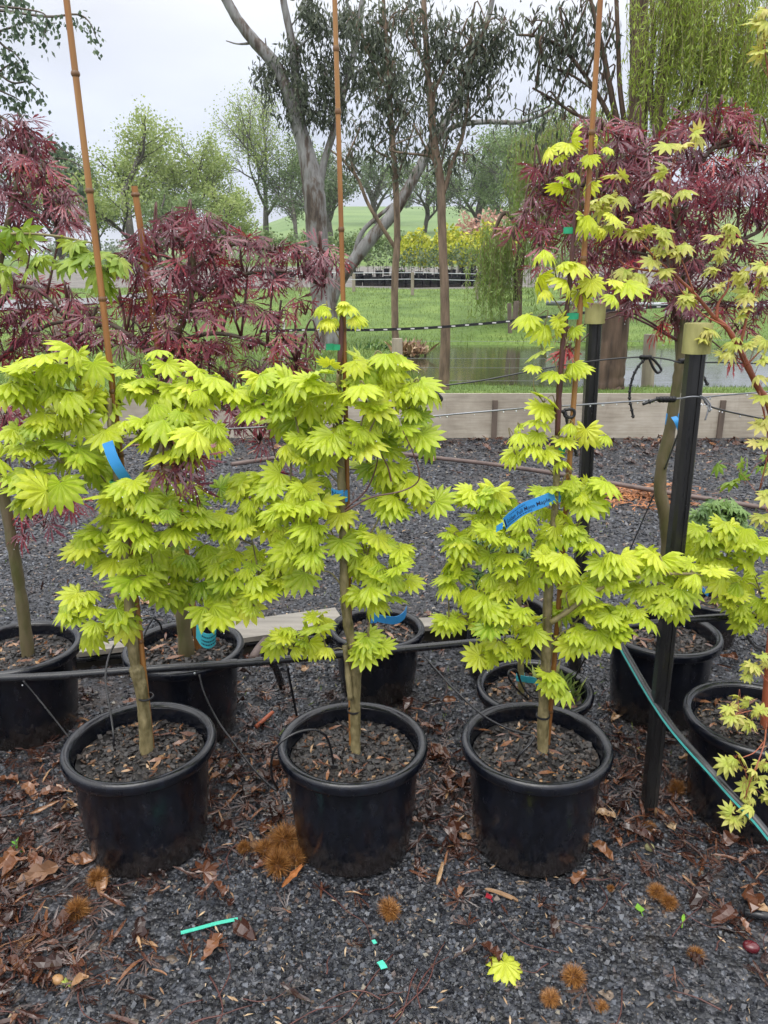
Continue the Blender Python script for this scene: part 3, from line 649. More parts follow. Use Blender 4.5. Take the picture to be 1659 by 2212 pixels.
def text_on(parent, s, pts, wv, u0, u1, vc, size, mat, off=.0011):
    """letters bent along the strap: u along (0-1), v across (-.5 to .5)"""
    cu = bpy.data.curves.new('lettering', 'FONT'); cu.body = s; cu.size = 1; cu.resolution_u = 2; cu.offset = .004
    to = bpy.data.objects.new('lettering', cu); COL.objects.link(to); bpy.context.view_layer.update()
    me = bpy.data.meshes.new_from_object(to.evaluated_get(bpy.context.evaluated_depsgraph_get())); bpy.data.objects.remove(to)
    V = np.empty(len(me.vertices) * 3); me.vertices.foreach_get('co', V); V = V.reshape(-1, 3); Fs = [list(p.vertices) for p in me.polygons]
    w_ = V[:, 0].max(); uu = u0 + (u1 - u0) * V[:, 0] / w_; vv = vc + (V[:, 1] - .35) * size
    P = np.asarray(pts); W = np.asarray(wv); t = np.linspace(0, 1, len(P))
    I = lambda A, x: np.stack([np.interp(x, t, A[:, i]) for i in range(3)], 1)
    T = nrm(np.gradient(P, axis=0)); nn = nrm(np.cross(T, W))
    if nn[:, 1].mean() > 0: nn = -nn
    X = I(P, uu) + I(W, uu) * vv[:, None] + I(nn, uu) * off
    tri = [f for f in Fs if len(f) == 3]; quad = [f for f in Fs if len(f) == 4]
    for f in Fs:
        if len(f) > 4: tri += [[f[0], f[i], f[i + 1]] for i in range(1, len(f) - 1)]
    return mk('lettering', X, [np.array(tri).reshape(-1, 3), np.array(quad).reshape(-1, 4)], M[mat], parent)
def drops(root, V, n, rng, r=.0022, name='raindrops'):
    P = V[rng.integers(0, len(V), n)] - [0, 0, r]
    a = np.array([[1, 0, 0], [-1, 0, 0], [0, 1, 0], [0, -1, 0], [0, 0, 1.2], [0, 0, -1.2]]); f = np.array([[0, 2, 4], [2, 1, 4], [1, 3, 4], [3, 0, 4], [2, 0, 5], [1, 2, 5], [3, 1, 5], [0, 3, 5]])
    mb = MB(); k = len(P); mb.inst(a, f, P, np.tile(np.eye(3), (k, 1, 1)), r * rng.uniform(.6, 1.2, k))
    return tag(mb.build(name, M['drop'], root, smooth=True), kind='stuff')
# ------------------------------------------------------------------ wall, fences, trees beyond
def retaining_wall():
    t = thing('retaining_wall', (2, WALLY, 0), 'low pale brown retaining wall of stained boards in front of the pond', 'wall')
    zt = 0.485; zs_ = .385
    for z0, z1, y in ((0.0 - .05, zs_ - .001, 0), (zs_, zt, .001)):
        mb = MB(); mb.box((0, WALLY + .02 + y, (z0 + z1) / 2), (9, .02, (z1 - z0) / 2)); mb.build('board', M['wallb'], t)
    for x in (-3.75, -1.25, at(1068, 900, WALLY)[0], 3.72):
        mb = MB(); mb.box((x, WALLY - .018, .20), (.028, .016, .215)); mb.build('post', M['wallp'], t)
retaining_wall()
def trunk_tree(name, label, group, paths, clumps, Y, bark, leaf, T, lsize, dens, seed, zbase=True, flat_d=1.0, lrnd=(0, 1), hang=1.0, twigs=True, seg=10):
    base = at(paths[0][0][0], paths[0][0][1], Y); b = np.array([base[0], Y, float(tz(base[0], Y)) - .1])
    t = thing(name, tuple(b), label, 'tree', group); rng = np.random.default_rng(seed); allP = []; mb = MB()
    for i, p in enumerate(paths):
        P, Rr = poly(p, Y); Rr = Rr * .88
        if i == 0: P = np.concatenate([[b], P]); Rr = np.concatenate([[Rr[0] * 1.25], Rr])
        P, Rr = cr(P, Rr, 6); P = P + rng.normal(0, .035, P.shape) * Rr[:, None]
        mb.tube(P, Rr, seg, cap=True); allP.append(P[len(P) // 3:] if i == 0 else P)
    mb.build('trunk', M[bark], t, smooth=True); A = np.concatenate(allP)
    lb = MB(); bb = MB()
    for cl in clumps:
        c, ax, _ = clump_pts(rng, cl, Y); ax = ax * np.array([1, flat_d, 1])
        q = A[np.argmin(np.linalg.norm(A - c - [0, 0, -.3], axis=1))]
        m = (q + c) / 2 + rng.normal(0, .12, 3) + [0, 0, .15]; bb.tube([q, m, c], np.array([.022, .015, .008]) * (Y / 14), 5, smooth=4, cap=False)
        nsp = max(5, int(ax[0] * ax[2] * 22)); ends = c + nrm(rng.normal(size=(nsp, 3))) * ax * rng.uniform(.3, 1, (nsp, 1))
        for e_ in ends: bb.tube([c + (q - c) * rng.uniform(0, .4), (c + e_) / 2 + [0, 0, .08], e_], np.array([.009, .006, .003]) * (Y / 14), 4, smooth=2, cap=False)
        k = int(dens * ax[0] * ax[2] * math.pi * (cl[5] if len(cl) > 5 else 1)); i = rng.integers(0, nsp, k)
        s = rng.random((k, 1)); P = c + (ends[i] - c) * (.45 + .6 * s) + rng.normal(0, 1, (k, 3)) * np.array([.11, .11, .14]) * (0.7 + .5 * ax.mean())
        P[:, 2] -= np.abs(rng.normal(0, .10, k)) * hang
        axv = nrm(rng.normal(0, .5, (k, 3)) + [0, 0, -hang]); nn = nrm(rng.normal(size=(k, 3)))
        hue = np.clip(rng.random(k) * .8 + .2 * np.clip((P[:, 2] - c[2]) / ax[2], -1, 1), 0, 1)
        put(lb, rng, T, P, axv, nn, lsize * rng.uniform(.6, 1.3, k), hue)
    if lb.n: lb.build('crown', M[leaf], t)
    if bb.n: bb.build('limbs', M[bark], t, smooth=True)
    return t
Y1 = 16.0
trunk_tree('gum_tree', 'large gum tree with pale grey peeling bark forking from a thick trunk', 'gum trees by the pond', [
    [(708, 720, 32), (698, 640, 30), (688, 560, 27), (683, 480, 27), (676, 400, 28), (664, 340, 22), (644, 270, 18), (622, 200, 16), (590, 135, 16), (552, 92, 15), (515, 45, 13), (478, -20, 12)],
    [(668, 350, 14), (650, 260, 12), (640, 180, 11), (632, 100, 10), (618, 30, 9), (605, -40, 8)],
    [(686, 420, 12), (700, 350, 9), (722, 280, 8.5), (745, 190, 8), (768, 100, 8), (778, 30, 7), (790, -40, 6)],
    [(712, 660, 15), (735, 605, 16), (790, 530, 16), (850, 460, 15), (900, 375, 13), (937, 305, 12), (985, 220, 10), (1020, 130, 9), (1050, 55, 7), (1072, -40, 6)],
    [(937, 308, 7), (985, 272, 6.5), (1050, 263, 6), (1120, 264, 5), (1175, 245, 4), (1205, 225, 3)],
    [(762, 560, 6), (780, 505, 6), (812, 472, 5.5), (850, 440, 4)],
    [(552, 92, 4), (515, 95, 2), (488, 88, 1)], [(580, 125, 3), (575, 100, 2), (573, 82, 1)],
], [(612, 150, 62, 55), (582, 185, 42, 32), (560, 150, 28, 22), (650, 195, 55, 50), (690, 60, 70, 55), (700, 150, 60, 60), (640, 110, 50, 40), (655, 245, 50, 36), (735, 120, 50, 60), (700, 225, 50, 40), (620, 240, 30, 22), (745, 30, 60, 45), (660, 20, 50, 35), (735, 210, 45, 40), (780, 150, 40, 60)], Y1, 'gum', 'euc', [DIA, THIN], .13, 850, 11)
trunk_tree('gum_tree', 'slender brown gum sapling rising beside the short grey post', 'gum trees by the pond', [
    [(858, 785, 9), (853, 700, 9), (853, 600, 9), (858, 520, 8.5), (856, 430, 8), (850, 330, 7), (843, 240, 7), (838, 130, 6), (830, 30, 5), (826, -40, 4)],
    [(856, 540, 5), (825, 490, 5), (795, 440, 4.5), (772, 385, 4), (740, 345, 3), (715, 325, 2)],
    [(848, 300, 4), (870, 250, 3), (885, 190, 2.5)], [(840, 200, 4), (812, 150, 3), (790, 90, 2)],
], [(830, 60, 85, 55), (800, 110, 60, 50), (855, 150, 70, 60), (805, 205, 60, 45), (860, 225, 60, 40), (780, 270, 55, 40, 0, .7), (845, 295, 60, 35, 0, .7), (760, 330, 45, 30, 0, .6), (870, 345, 55, 30, 0, .7), (770, 50, 40, 40), (880, 20, 60, 40)], 12.3, 'bark_e', 'euc', [DIA, THIN], .11, 1050, 12)
trunk_tree('gum_tree', 'brown gum trunk standing just behind the retaining wall', 'gum trees by the pond', [
    [(958, 838, 14), (960, 790, 13), (962, 720, 12), (960, 620, 11), (955, 500, 10.5), (952, 400, 10.5), (937, 300, 9.5), (926, 180, 8), (918, 60, 7), (914, -40, 6)],
    [(958, 420, 5), (978, 350, 5), (1000, 290, 4.5), (1010, 215, 3.5), (1012, 150, 3)],
    [(930, 220, 4), (955, 160, 3.5), (985, 100, 3), (1010, 40, 2.5)], [(925, 160, 4), (900, 100, 3), (888, 40, 2)], [(950, 370, 3), (920, 320, 3), (895, 270, 2)],
], [(905, 40, 60, 50), (960, 60, 75, 55), (1010, 100, 65, 55), (930, 130, 65, 50), (985, 165, 70, 50), (1050, 45, 60, 45), (1045, 150, 50, 45), (925, 210, 55, 40), (985, 240, 60, 35), (1075, 110, 40, 35), (960, 310, 55, 30, 0, .7), (1020, 335, 55, 26, 0, .6), (905, 290, 40, 30, 0, .6), (1095, 60, 35, 40), (1065, 205, 40, 28, 0, .6)], 9.35, 'bark_e', 'euc', [DIA, THIN], .092, 1500, 13)
trunk_tree('gum_tree', 'thick dark brown trunk behind the wall with dark drooping sprays reaching left', 'gum trees by the pond', [
    [(1312, 838, 40), (1318, 780, 37), (1328, 700, 35), (1342, 600, 34), (1358, 480, 31), (1372, 330, 27), (1380, 200, 24), (1382, 80, 23), (1378, -40, 22)],
    [(1365, 360, 9), (1335, 270, 8), (1318, 190, 7), (1300, 100, 6), (1280, 20, 5), (1270, -40, 4)],
    [(1345, 330, 6), (1310, 240, 6), (1265, 165, 5), (1215, 105, 4.5), (1165, 80, 3.5), (1115, 75, 2.5)],
    [(1355, 300, 7), (1340, 200, 6), (1335, 90, 5.5), (1330, -40, 5)],
    [(1300, 270, 4), (1240, 245, 4), (1195, 215, 3), (1150, 190, 2.5)], [(1290, 200, 3), (1230, 160, 3), (1170, 140, 2)],
], [(1150, 45, 50, 35), (1175, 105, 40, 32), (1230, 55, 55, 45), (1215, 130, 40, 35), (1270, 100, 45, 50), (1255, 15, 60, 30), (1190, 60, 50, 40), (1320, 40, 40, 40, 0, .6), (1175, 215, 60, 28, 0, .5), (1130, 250, 45, 26, 0, .45), (1215, 260, 45, 30, 0, .5), (1300, 160, 30, 40, 0, .5)], 9.5, 'bark_w', 'euc', [THIN, DIA], .10, 1100, 14, hang=1.6)

def willow(label, Y, base_uv, stems, strands, mat, seed, leafl, step, name='willow_tree', sway=.10, rad_s=.004):
    bx = at(base_uv[0], base_uv[1], Y); b = np.array([bx[0], Y, float(tz(bx[0], Y)) - .1])
    t = thing(name, tuple(b), label, 'tree', 'willows'); rng = np.random.default_rng(seed); mb = MB()
    for i, p in enumerate(stems):
        P, Rr = poly(p, Y)
        if i == 0: P = np.concatenate([[b], P]); Rr = np.concatenate([[Rr[0] * 1.2], Rr])
        mb.tube(*cr(P, Rr, 6), 9)
    mb.build('trunk', M['bark_w'], t, smooth=True)
    lb = MB(); sb = MB()
    for (u0, v0, u1, v1, n, lmin, lmax, dy) in strands:        # strands hang from a line u0,v0 - u1,v1
        for _ in range(n):
            f = rng.random(); y = Y + rng.uniform(-dy, dy); p = at(u0 + (u1 - u0) * f + rng.normal(0, 12), v0 + (v1 - v0) * f + rng.normal(0, 14), y) + np.array([rng.normal(0, .07), 0, 0])
            L = rng.uniform(lmin, lmax); m = 7; z = np.linspace(0, 1, m)
            dirx = rng.normal(0, sway); diry = rng.normal(0, sway)
            P = p + np.stack([dirx * L * (z ** .6) + .03 * np.sin(z * 5 + rng.uniform(0, 6)), diry * L * z ** .6, -L * z], 1)
            sb.tube(P, np.linspace(rad_s, rad_s * .4, m), 3, cap=False)
            k = int(L / step); zz = np.sort(rng.random(k)) ; Q = np.stack([np.interp(zz, z, P[:, i]) for i in range(3)], 1)
            axv = nrm(rng.normal(0, .55, (k, 3)) + [0, 0, -1.0]); lb_h = np.clip(rng.random(k) * .45 + .55 * rng.random(), 0, 1)
            put(lb, rng, [THIN], Q, axv, nrm(rng.normal(size=(k, 3))), leafl * rng.uniform(.6, 1.2, k), lb_h)
    lb.build('crown', M[mat], t); sb.build('hanging_twigs', M['bark_g'], t)
    return t
willow('weeping willow draping bright yellow green strands at the upper right', 8.9, (1482, 838), [
    [(1482, 820, 20), (1470, 650, 19), (1440, 480, 17), (1425, 330, 15), (1430, 180, 13), (1445, 60, 12), (1450, -60, 11)],
    [(1425, 350, 8), (1462, 250, 7), (1520, 170, 6), (1580, 60, 5), (1610, -60, 4)], [(1425, 330, 7), (1405, 200, 7), (1412, 60, 6), (1402, -60, 5)]],
    [(1440, -60, 1660, -60, 190, .6, 1.75, .6), (1480, -20, 1700, 60, 170, .7, 1.5, .5), (1540, 60, 1700, 140, 120, .55, 1.1, .5), (1405, -60, 1450, -60, 16, .4, 1.2, .35), (1440, -60, 1510, -40, 110, .4, 1.65, .4), (1500, 60, 1570, 90, 40, .4, 1.05, .4), (1392, -60, 1412, -50, 5, .9, 1.5, .25)], 'will', 21, .070, .024, rad_s=.003)
willow('far weeping willow trailing over the pond edge behind the purple maple', 20.5, (1118, 690), [
    [(1118, 690, 10), (1120, 600, 10), (1135, 480, 9), (1150, 380, 7), (1165, 300, 5)], [(1130, 500, 6), (1090, 460, 5), (1060, 520, 3)], [(1150, 400, 5), (1220, 330, 4), (1270, 320, 3)]],
    [(1035, 535, 1110, 500, 110, 1.0, 2.1, .7), (1045, 480, 1120, 540, 80, 1.0, 2.0, .6), (1130, 300, 1330, 260, 200, 1.0, 2.6, 1.2), (1120, 330, 1200, 280, 110, 1.2, 2.8, 1.0), (1150, 420, 1320, 380, 120, 1.0, 2.4, 1.0), (1200, 240, 1330, 230, 90, 1.0, 2.2, 1.0)], 'willfar', 22, .15, .055, rad_s=.006)

G_BG = 'trees on the far hillside'
bg_tree(31, 290, 545, 60, 10.6, 4.6, 'springa', 'pale lime green spring tree left of the wispy open tree', G_BG, 7500, .34, 3, .25, .22)
bg_tree(32, 402, 540, 68, 9.8, 3.4, 'springa', 'yellow green bushy tree pressed against the pale lime tree', G_BG, 3600, .34, 3, .25, .2)
bg_tree(33, 215, 560, 66, 7.8, 2.8, 'springb', 'low green tree on the left side of the pale lime tree', G_BG, 3600, .34, 3, .25, .2)
bg_tree(34, 575, 500, 92, 15.6, 5.6, 'springa', 'open branched airy tree with a dark forked trunk standing on the hill', G_BG, 4200, .34, 4, .45, .40, up=.18, sp=.7, sig=.6)
bg_tree(35, 640, 505, 88, 10.2, 3.6, 'springb', 'green tree partly behind the pale gum trunk', G_BG, 3200, .34, 3, .3, .25)
bg_tree(36, 716, 503, 78, 8.4, 3.4, 'springd', 'dark green tree between the gum trunk and its leaning limb', G_BG, 3600, .32, 3, .3, .3)
bg_tree(37, 918, 487, 95, 9.5, 4.0, 'springb', 'small round tree between the two brown gum trunks', G_BG, 3200, .34, 3, .3, .25)
bg_tree(38, 1025, 484, 92, 10.2, 5.4, 'springd', 'spreading tree with low dark branches above the yellow shrubs', G_BG, 4000, .34, 4, .3, .4, up=.12, sp=.75)
bg_tree(39, 1105, 500, 84, 10.5, 4.6, 'springb', 'leafy green tree at the right end of the hillside row', G_BG, 5200, .34, 3, .2, .3)
bg_tree(40, 1190, 520, 70, 11.5, 4.6, 'springb', 'tall green tree behind the far willow', G_BG, 6000, .34, 3, .2, .3)
bg_tree(41, 812, 470, 120, 9.8, 6, 'springd', 'distant dark tree low on the skyline behind the gum limb', G_BG, 2600, .42, 3, .3, .3)
bg_tree(42, 130, 540, 75, 9.8, 4.0, 'springd', 'dark green tree low behind the top of the left purple maple', G_BG, 3000, .34, 3, .3, .3)
bg_tree(43, 1290, 560, 60, 9.0, 4.6, 'springb', 'green tree far behind the bamboo of the tall thin maple', G_BG, 4500, .34, 3, .25, .3)
bg_tree(44, 455, 545, 62, 5.4, 3.2, 'springa', 'low bushy green tree in the gap between the lime tree and the open tree', G_BG, 3000, .3, 3, .15, .16)
bg_tree(45, 345, 560, 56, 5.0, 3.6, 'springb', 'low green thicket in front of the pale lime tree', G_BG, 3400, .28, 3, .12, .14)
# far tree line on the crest
rng = np.random.default_rng(50); lb = MB()
for i in range(60):
    x = rng.uniform(-200, 200); Y = rng.uniform(240, 300); h = rng.uniform(4, 9); c = np.array([x, Y, float(tz(np.array(x), np.array(Y))) + h * .45])
    k = 220; P = c + nrm(rng.normal(size=(k, 3))) * np.array([h * .6, h * .6, h * .5]) * rng.random((k, 1)) ** .4
    put(lb, rng, [WIDE], P, nrm(rng.normal(size=(k, 3))), nrm(rng.normal(size=(k, 3))), 1.1 * rng.uniform(.6, 1.3, k), rng.random(k))
tag(lb.build('far_woods', M['springd']), 'distant line of trees on the crest of the hill', kind='stuff')

def birch():
    Y = 6.5; b = np.array([-5.4, Y, -.05]); t = thing('birch_tree', tuple(b), 'dark leafed birch hanging thin twigs into the sky at the upper left', 'tree'); rng = np.random.default_rng(61)
    mb = MB(); top = at(-200, -300, Y); mb.tube([b, b * .5 + top * .5, top], [.11, .08, .05], 10, smooth=5)
    tips = [[(-60, 20), (20, 30), (70, 35), (120, 50), (112, 100)], [(-60, -10), (60, 5), (130, 0), (160, 20), (178, 65)], [(-60, 60), (0, 95), (22, 110), (45, 140)], [(-60, 130), (0, 165), (40, 165), (72, 195)], [(-60, 180), (0, 195), (30, 212)], [(-40, 240), (60, 290), (110, 340), (160, 350), (205, 375)], [(-40, 250), (60, 300), (120, 310), (140, 325), (172, 345)], [(40, 300), (90, 360), (140, 370), (170, 420)], [(-50, 40), (10, 50), (30, 40), (110, 40)], [(-60, -20), (30, -10), (55, 15)], [(-60, 150), (10, 135), (35, 130)], [(60, 330), (100, 300), (120, 318)]]
    lb = MB(); bb = MB()
    for p in tips:
        P, _ = poly([(u, v, 1) for u, v in p], Y); P = P + rng.normal(0, .15, 3) * [0, 1, 0]
        q = top * rng.uniform(.6, .9) + b * .25; zt = P[0][2] + rng.uniform(-.9, .3); st = b + (top - b) * np.clip((zt - b[2]) / (top[2] - b[2]), .2, .95); bb.tube(np.concatenate([[st, st * .6 + P[0] * .4 + [0, rng.normal(0, .15), rng.uniform(.15, .5)]], P]), np.linspace(.016, .003, len(P) + 2), 5, smooth=5, cap=False)
        Pc, _ = cr(P, np.ones(len(P)), 10); k = 95; i = rng.integers(3, len(Pc), k); Q = Pc[i] + rng.normal(0, .035, (k, 3)) - [0, 0, .04]
        put(lb, rng, [WIDE], Q, nrm(rng.normal(0, .5, (k, 3)) + [0, 0, -1]), nrm(rng.normal(size=(k, 3))), .045 * rng.uniform(.6, 1.2, k), rng.random(k))
    mb.build('trunk', M['bark_f'], t, smooth=True); bb.build('twigs', M['bark_d'], t); lb.build('crown', M['birch'], t)
birch()
# grass blades on the bank
def grass():
    rng = np.random.default_rng(71); n = 95000
    Y = 8.5 + 25 * rng.random(n) ** 1.5; hw = Y * .52 + .3; X = rng.uniform(-1, 1, n) * hw
    Z = tz(X, Y); ok = (Z > .262) & (yardm(X, Y) < .3)
    X, Y, Z = X[ok], Y[ok], Z[ok]; k = len(X); P = np.stack([X, Y, Z - .01], 1)
    tall = np.clip(1.3 - np.abs(Z - .30) * 12, 0, 1)
    s = (.03 + .035 * rng.random(k)) * (1 + 1.0 * tall * rng.random(k)) * (.8 + .03 * Y) * np.where(Y < 10.6, .8, 1)
    tv = np.array([[-.09, 0, 0], [.09, 0, 0], [0, 1, .15]]); mb = MB()
    B = basis(nrm(rng.normal(0, .35, (k, 3)) + [0, 0, 1]), nrm(np.stack([rng.normal(size=k), rng.normal(size=k), np.zeros(k)], 1)))
    pat = .5 + .25 * np.sin(X * 1.7 + Y) + .25 * np.sin(Y * 1.3 - X * .6)
    mb.inst(tv, np.array([[0, 1, 2]]), P, B, s, a=np.clip(rng.random(k) * .75 + .2 * pat, 0, 1))
    tag(mb.build('grass', M['grass']), 'wet green grass covering the pond banks', kind='stuff')
    # dry tussock at the water's edge and a few leafy weeds
    for (u, v, Y, n, mat, lab, nm, cat, s0) in ((884, 752, 15.0, 260, 'straw', 'dry straw coloured tussock at the left end of the pond', 'dry_tussock', 'grass tussock', .30), (815, 742, 15.6, 60, 'dkgreen', 'leafy green weed on the grass bank above the pond', 'leafy_weed', 'weed', .22)):
        b = at(u, v, Y); b[2] = float(tz(b[0], Y)); mb = MB(); P = b + rng.normal(0, .14, (n, 3)) * [1, 1, .05]
        put(mb, rng, LANCE, P, nrm(rng.normal(0, .6, (n, 3)) + [0, 0, .8]), nrm(rng.normal(size=(n, 3))), s0 * rng.uniform(.5, 1.2, n), rng.random(n))
        tag(mb.build(nm, M[mat]), lab, cat)
grass()
# fence of thin wires behind the wall, yard fence, rail, small posts
def post_box(name, u, v0, v1, Y, wpx, mat, parent, dx=0):
    a, b = at(u, v0, Y), at(u + dx, v1, Y); r = wpx / 2 * pxm(Y, v0); b[2] = min(b[2], float(tz(b[0], Y)) - .02) if Y > 8.5 else b[2]
    mb = MB(); mb.tube([b, a - [0, 0, .01], a], [r * 1.05, r, r * .93], 10); return mb.build(name, M[mat], parent, smooth=True, sharp=50)
Yf = 10.1
t = thing('wire_fence', tuple(at(1400, 838, Yf)), 'thin wire fence with weathered posts running behind the low wall', 'fence')
post_box('post', 1405, 722, 840, Yf, 26, 'oldpost', t, -6); post_box('post', 858, 731, 800, 12.0, 24, 'oldpost', t)
for v in (733, 770, 790, 818):
    a, b = at(862, v + 4, 10.3), at(1700, v, Yf); mid = (a + b) / 2 - [0, 0, .015]; mb = MB(); mb.tube([a, mid, b], .0018, 4, smooth=6); mb.build('wire', M['wire'], t)
def tape():
    Y = 9.0; pts = [(560, 716), (690, 712), (780, 713), (860, 711), (930, 708), (1010, 702), (1080, 696), (1150, 688), (1300, 672), (1470, 660), (1700, 650)]
    P, _ = poly([(u, v, 1) for u, v in pts], Y); P, _ = cr(P, np.ones(len(P)), 8); W = np.tile([0, 0, .030], (len(P), 1)); V, F = ribbon(P, W, .003)
    o = tag(mk('fence_tape', V, [F], M['rubber']), 'black fence tape with pale dashes stretched across the pond', 'fence tape')
    mb = MB(); L = np.concatenate([[0], np.cumsum(np.linalg.norm(np.diff(P, axis=0), axis=1))])
    for s in np.arange(.2, L[-1], .155):
        c = np.array([np.interp(s, L, P[:, i]) for i in range(3)]); mb.box(c, (.022, .0048, .0065))
    mb.build('marking', M['whitepost'], o)
tape()
t = thing('yard_fence', tuple(at(891, 625, 27)), 'far post and wire fence along the edge of the potted plant yard', 'fence')
for (u, v0, v1, Y) in ((764, 590, 614, 29), (891, 588, 630, 27.5), (1030, 606, 640, 26), (640, 596, 616, 30)):
    post_box('post', u, v0, v1, Y, 7, 'oldpost', t)
for dv in (0, 14):
    P, _ = poly([(600, 588 + dv, 1), (764, 590 + dv, 1), (891, 589 + dv, 1), (1030, 592 + dv, 1)], 27.5); mb = MB(); mb.tube(P, .012, 4); mb.build('wire', M['railm'], t)
for k, (u, v0, v1, Y, wp, lab, dx) in enumerate(((613, 690, 783, 13.5, 5, 'thin white stake standing in the grass left of the pale gum', 0), (1116, 650, 712, 19.5, 12, 'dark leaning post at the foot of the far willow', -6), (1100, 655, 720, 19.0, 9, 'second dark post left of the leaning post by the far willow', 2), (122, 635, 800, 13, 18, 'old timber post glimpsed through the left purple maple', 0))):
    p = post_box('stake' if k == 0 else 'timber_post', u, v0, v1, Y, wp, 'whitepost' if k == 0 else ('oldpost' if k == 3 else 'wallp'), None, dx); tag(p, lab, 'stake' if k == 0 else 'post')
mb = MB(); a, b = at(1180, 655, 21), at(1760, 662, 21); mb.tube([a, b], .06, 8)
for u in (1250, 1360, 1440, 1540, 1640): p = at(u, 657, 21); mb.tube([p, [p[0], 21, float(tz(p[0], 21)) - .05]], .025, 6)
tag(mb.build('pipe_rail', M['railm'], smooth=True), 'grey horizontal pipe rail across the pond below the purple maple', 'rail')

# rows of potted plants in the far yard
def yard():
    rng = np.random.default_rng(81)
    rows = [(34.0, 610, 'springd', 0.0), (36.0, 0, 'yellowf', 1.0), (38.0, 0, 'yellowf', 1.0), (40.0, 0, 'yellowf', 1.0), (42.5, 0, 'springb', 1.0), (45.5, 0, 'pinkf', 1.0)]
    def proto(mat, h, n, lsz, fw, lab, r=.20, ph=.34):
        t = thing('potted_shrub', (0, 0, -50), lab, 'potted shrub', 'potted shrubs in the far yard')
        mb = MB(); mb.lathe([(r * .82, 0), (r * .96, ph * .9), (r, ph * .9), (r, ph), (r * .88, ph), (r * .8, ph * .85), (0.01, ph * .85)], (0, 0, -50), 16); mb.build('pot', M['plastic'], t, smooth=True, sharp=50)
        mb = MB(); mb.tube([[0, 0, -50 + ph * .8], [.01, 0, -50 + h * .7]], [.012, .006], 5); mb.build('stem', M['bark_f'], t)
        if n:
            P = np.array([0, 0, -50 + h * .72]) + nrm(rng.normal(size=(n, 3))) * np.array([fw, fw, h * .34]) * rng.random((n, 1)) ** .5; mb = MB()
            put(mb, rng, [WIDE], P, nrm(rng.normal(size=(n, 3))), nrm(rng.normal(size=(n, 3)) + [0, 0, .5]), lsz * rng.uniform(.6, 1.3, n), np.clip(rng.random(n), 0, 1)); mb.build('foliage', M[mat], t)
        return t
    def copy_tree(o):
        c = o.copy(); COL.objects.link(c)
        for ch in o.children:
            d = ch.copy(); COL.objects.link(d); d.parent = c
        return c
    fw_ = 'front row of small dark potted plants in the far yard'
    kinds = {'a': proto('springd', 1.3, 40, .11, .20, 'small dark green shrub in a black pot in the front row of the far yard'), 'y': proto('yellowf', 2.1, 330, .17, .40, 'yellow leafed shrub in a black pot among the yellow rows of the far yard'),
             'y2': proto('yellowf', 1.7, 260, .16, .36, 'shorter yellow leafed shrub in a black pot among the yellow rows of the far yard'), 'g': proto('springb', 2.2, 240, .16, .34, 'green leafed shrub in a black pot behind the yellow rows of the far yard'), 'p': proto('pinkf', 2.6, 200, .16, .42, 'pink flushed shrub in a black pot at the back of the far yard')}
    used = set()
    def place(kd, u, Y, s=1.0):
        o = kinds[kd] if kd not in used else copy_tree(kinds[kd]); used.add(kd)
        x = at(u, 600, Y)[0]; z = float(tz(np.array(x), np.array(Y))); o.location = (x, Y, z); o.scale = (s, s, s * rng.uniform(.88, 1.1)); o.rotation_euler = (0, 0, rng.uniform(0, 6.28))
    for u in np.arange(868, 1040, 17.5): place('a', u + rng.uniform(-3, 3), 33.0, 1.15)
    for u in np.arange(775, 1050, 16.5): place('a', u + rng.uniform(-3, 3), 34.6, 1.2)
    for u in np.arange(872, 1090, 19): place('y2', u + rng.uniform(-4, 4), 36.5)
    for u in np.arange(885, 1100, 21): place('y', u + rng.uniform(-4, 4), 38.5)
    for u in np.arange(955, 1100, 23): place('y', u + rng.uniform(-4, 4), 40.8, 1.12)
    for u in np.arange(560, 880, 17): place('g', u + rng.uniform(-5, 5), rng.uniform(37, 43), rng.uniform(.8, 1.1))
    for u in np.arange(1000, 1090, 20): place('p', u + rng.uniform(-4, 4), 45.5, 1.15)
    for u in np.arange(1075, 1120, 18): place('g', u, 41, 1.2)
yard()
# ------------------------------------------------------------------ potted maples of the front row
def potted(name, label, cat, group, x, Y, R, H, seed, **k):
    t = thing(name, (x, Y, 0), label, cat, group); zs = pot(t, (x, Y, 0), R, H, seed, **k); return t, zs
def ux(u, Y, v): return at(u, v, Y)[0]
YF, RF, HF = 2.02, .225, .355
GF = 'golden maples in the front row'
def trunk(root, pts, Y, mat, name='trunk', seed=0, x=None, zs=None, knob=0.07, bury=True, sm=5, seg=10):
    P, Rr = poly(pts, Y); rng = np.random.default_rng(seed)
    if bury: P = np.concatenate([[P[0] - [0, 0, .05]], P]); Rr = np.concatenate([Rr[:1] * 1.05, Rr])
    P, Rr = cr(P, Rr, sm); Rr = Rr * (1 + rng.normal(0, knob, len(Rr))); mb = MB(); mb.tube(P, Rr, seg); mb.build(name, M[mat], root, smooth=True); return P
def tag_strap(root, pts, wpx, Y, mat, wdir=(0, 0, 1), name='label_strap', sm=6):
    P, _ = poly([(p[0], p[1], 1, p[2] if len(p) > 2 else 0) for p in pts], Y); P, _ = cr(P, np.ones(len(P)), sm)
    W = np.tile(np.array(wdir, float) / np.linalg.norm(wdir) * wpx * pxm(Y, pts[0][1]), (len(P), 1)); V, F = ribbon(P, W)
    return mk(name, V, [F], M[mat], root, smooth=True, sharp=50), P, W
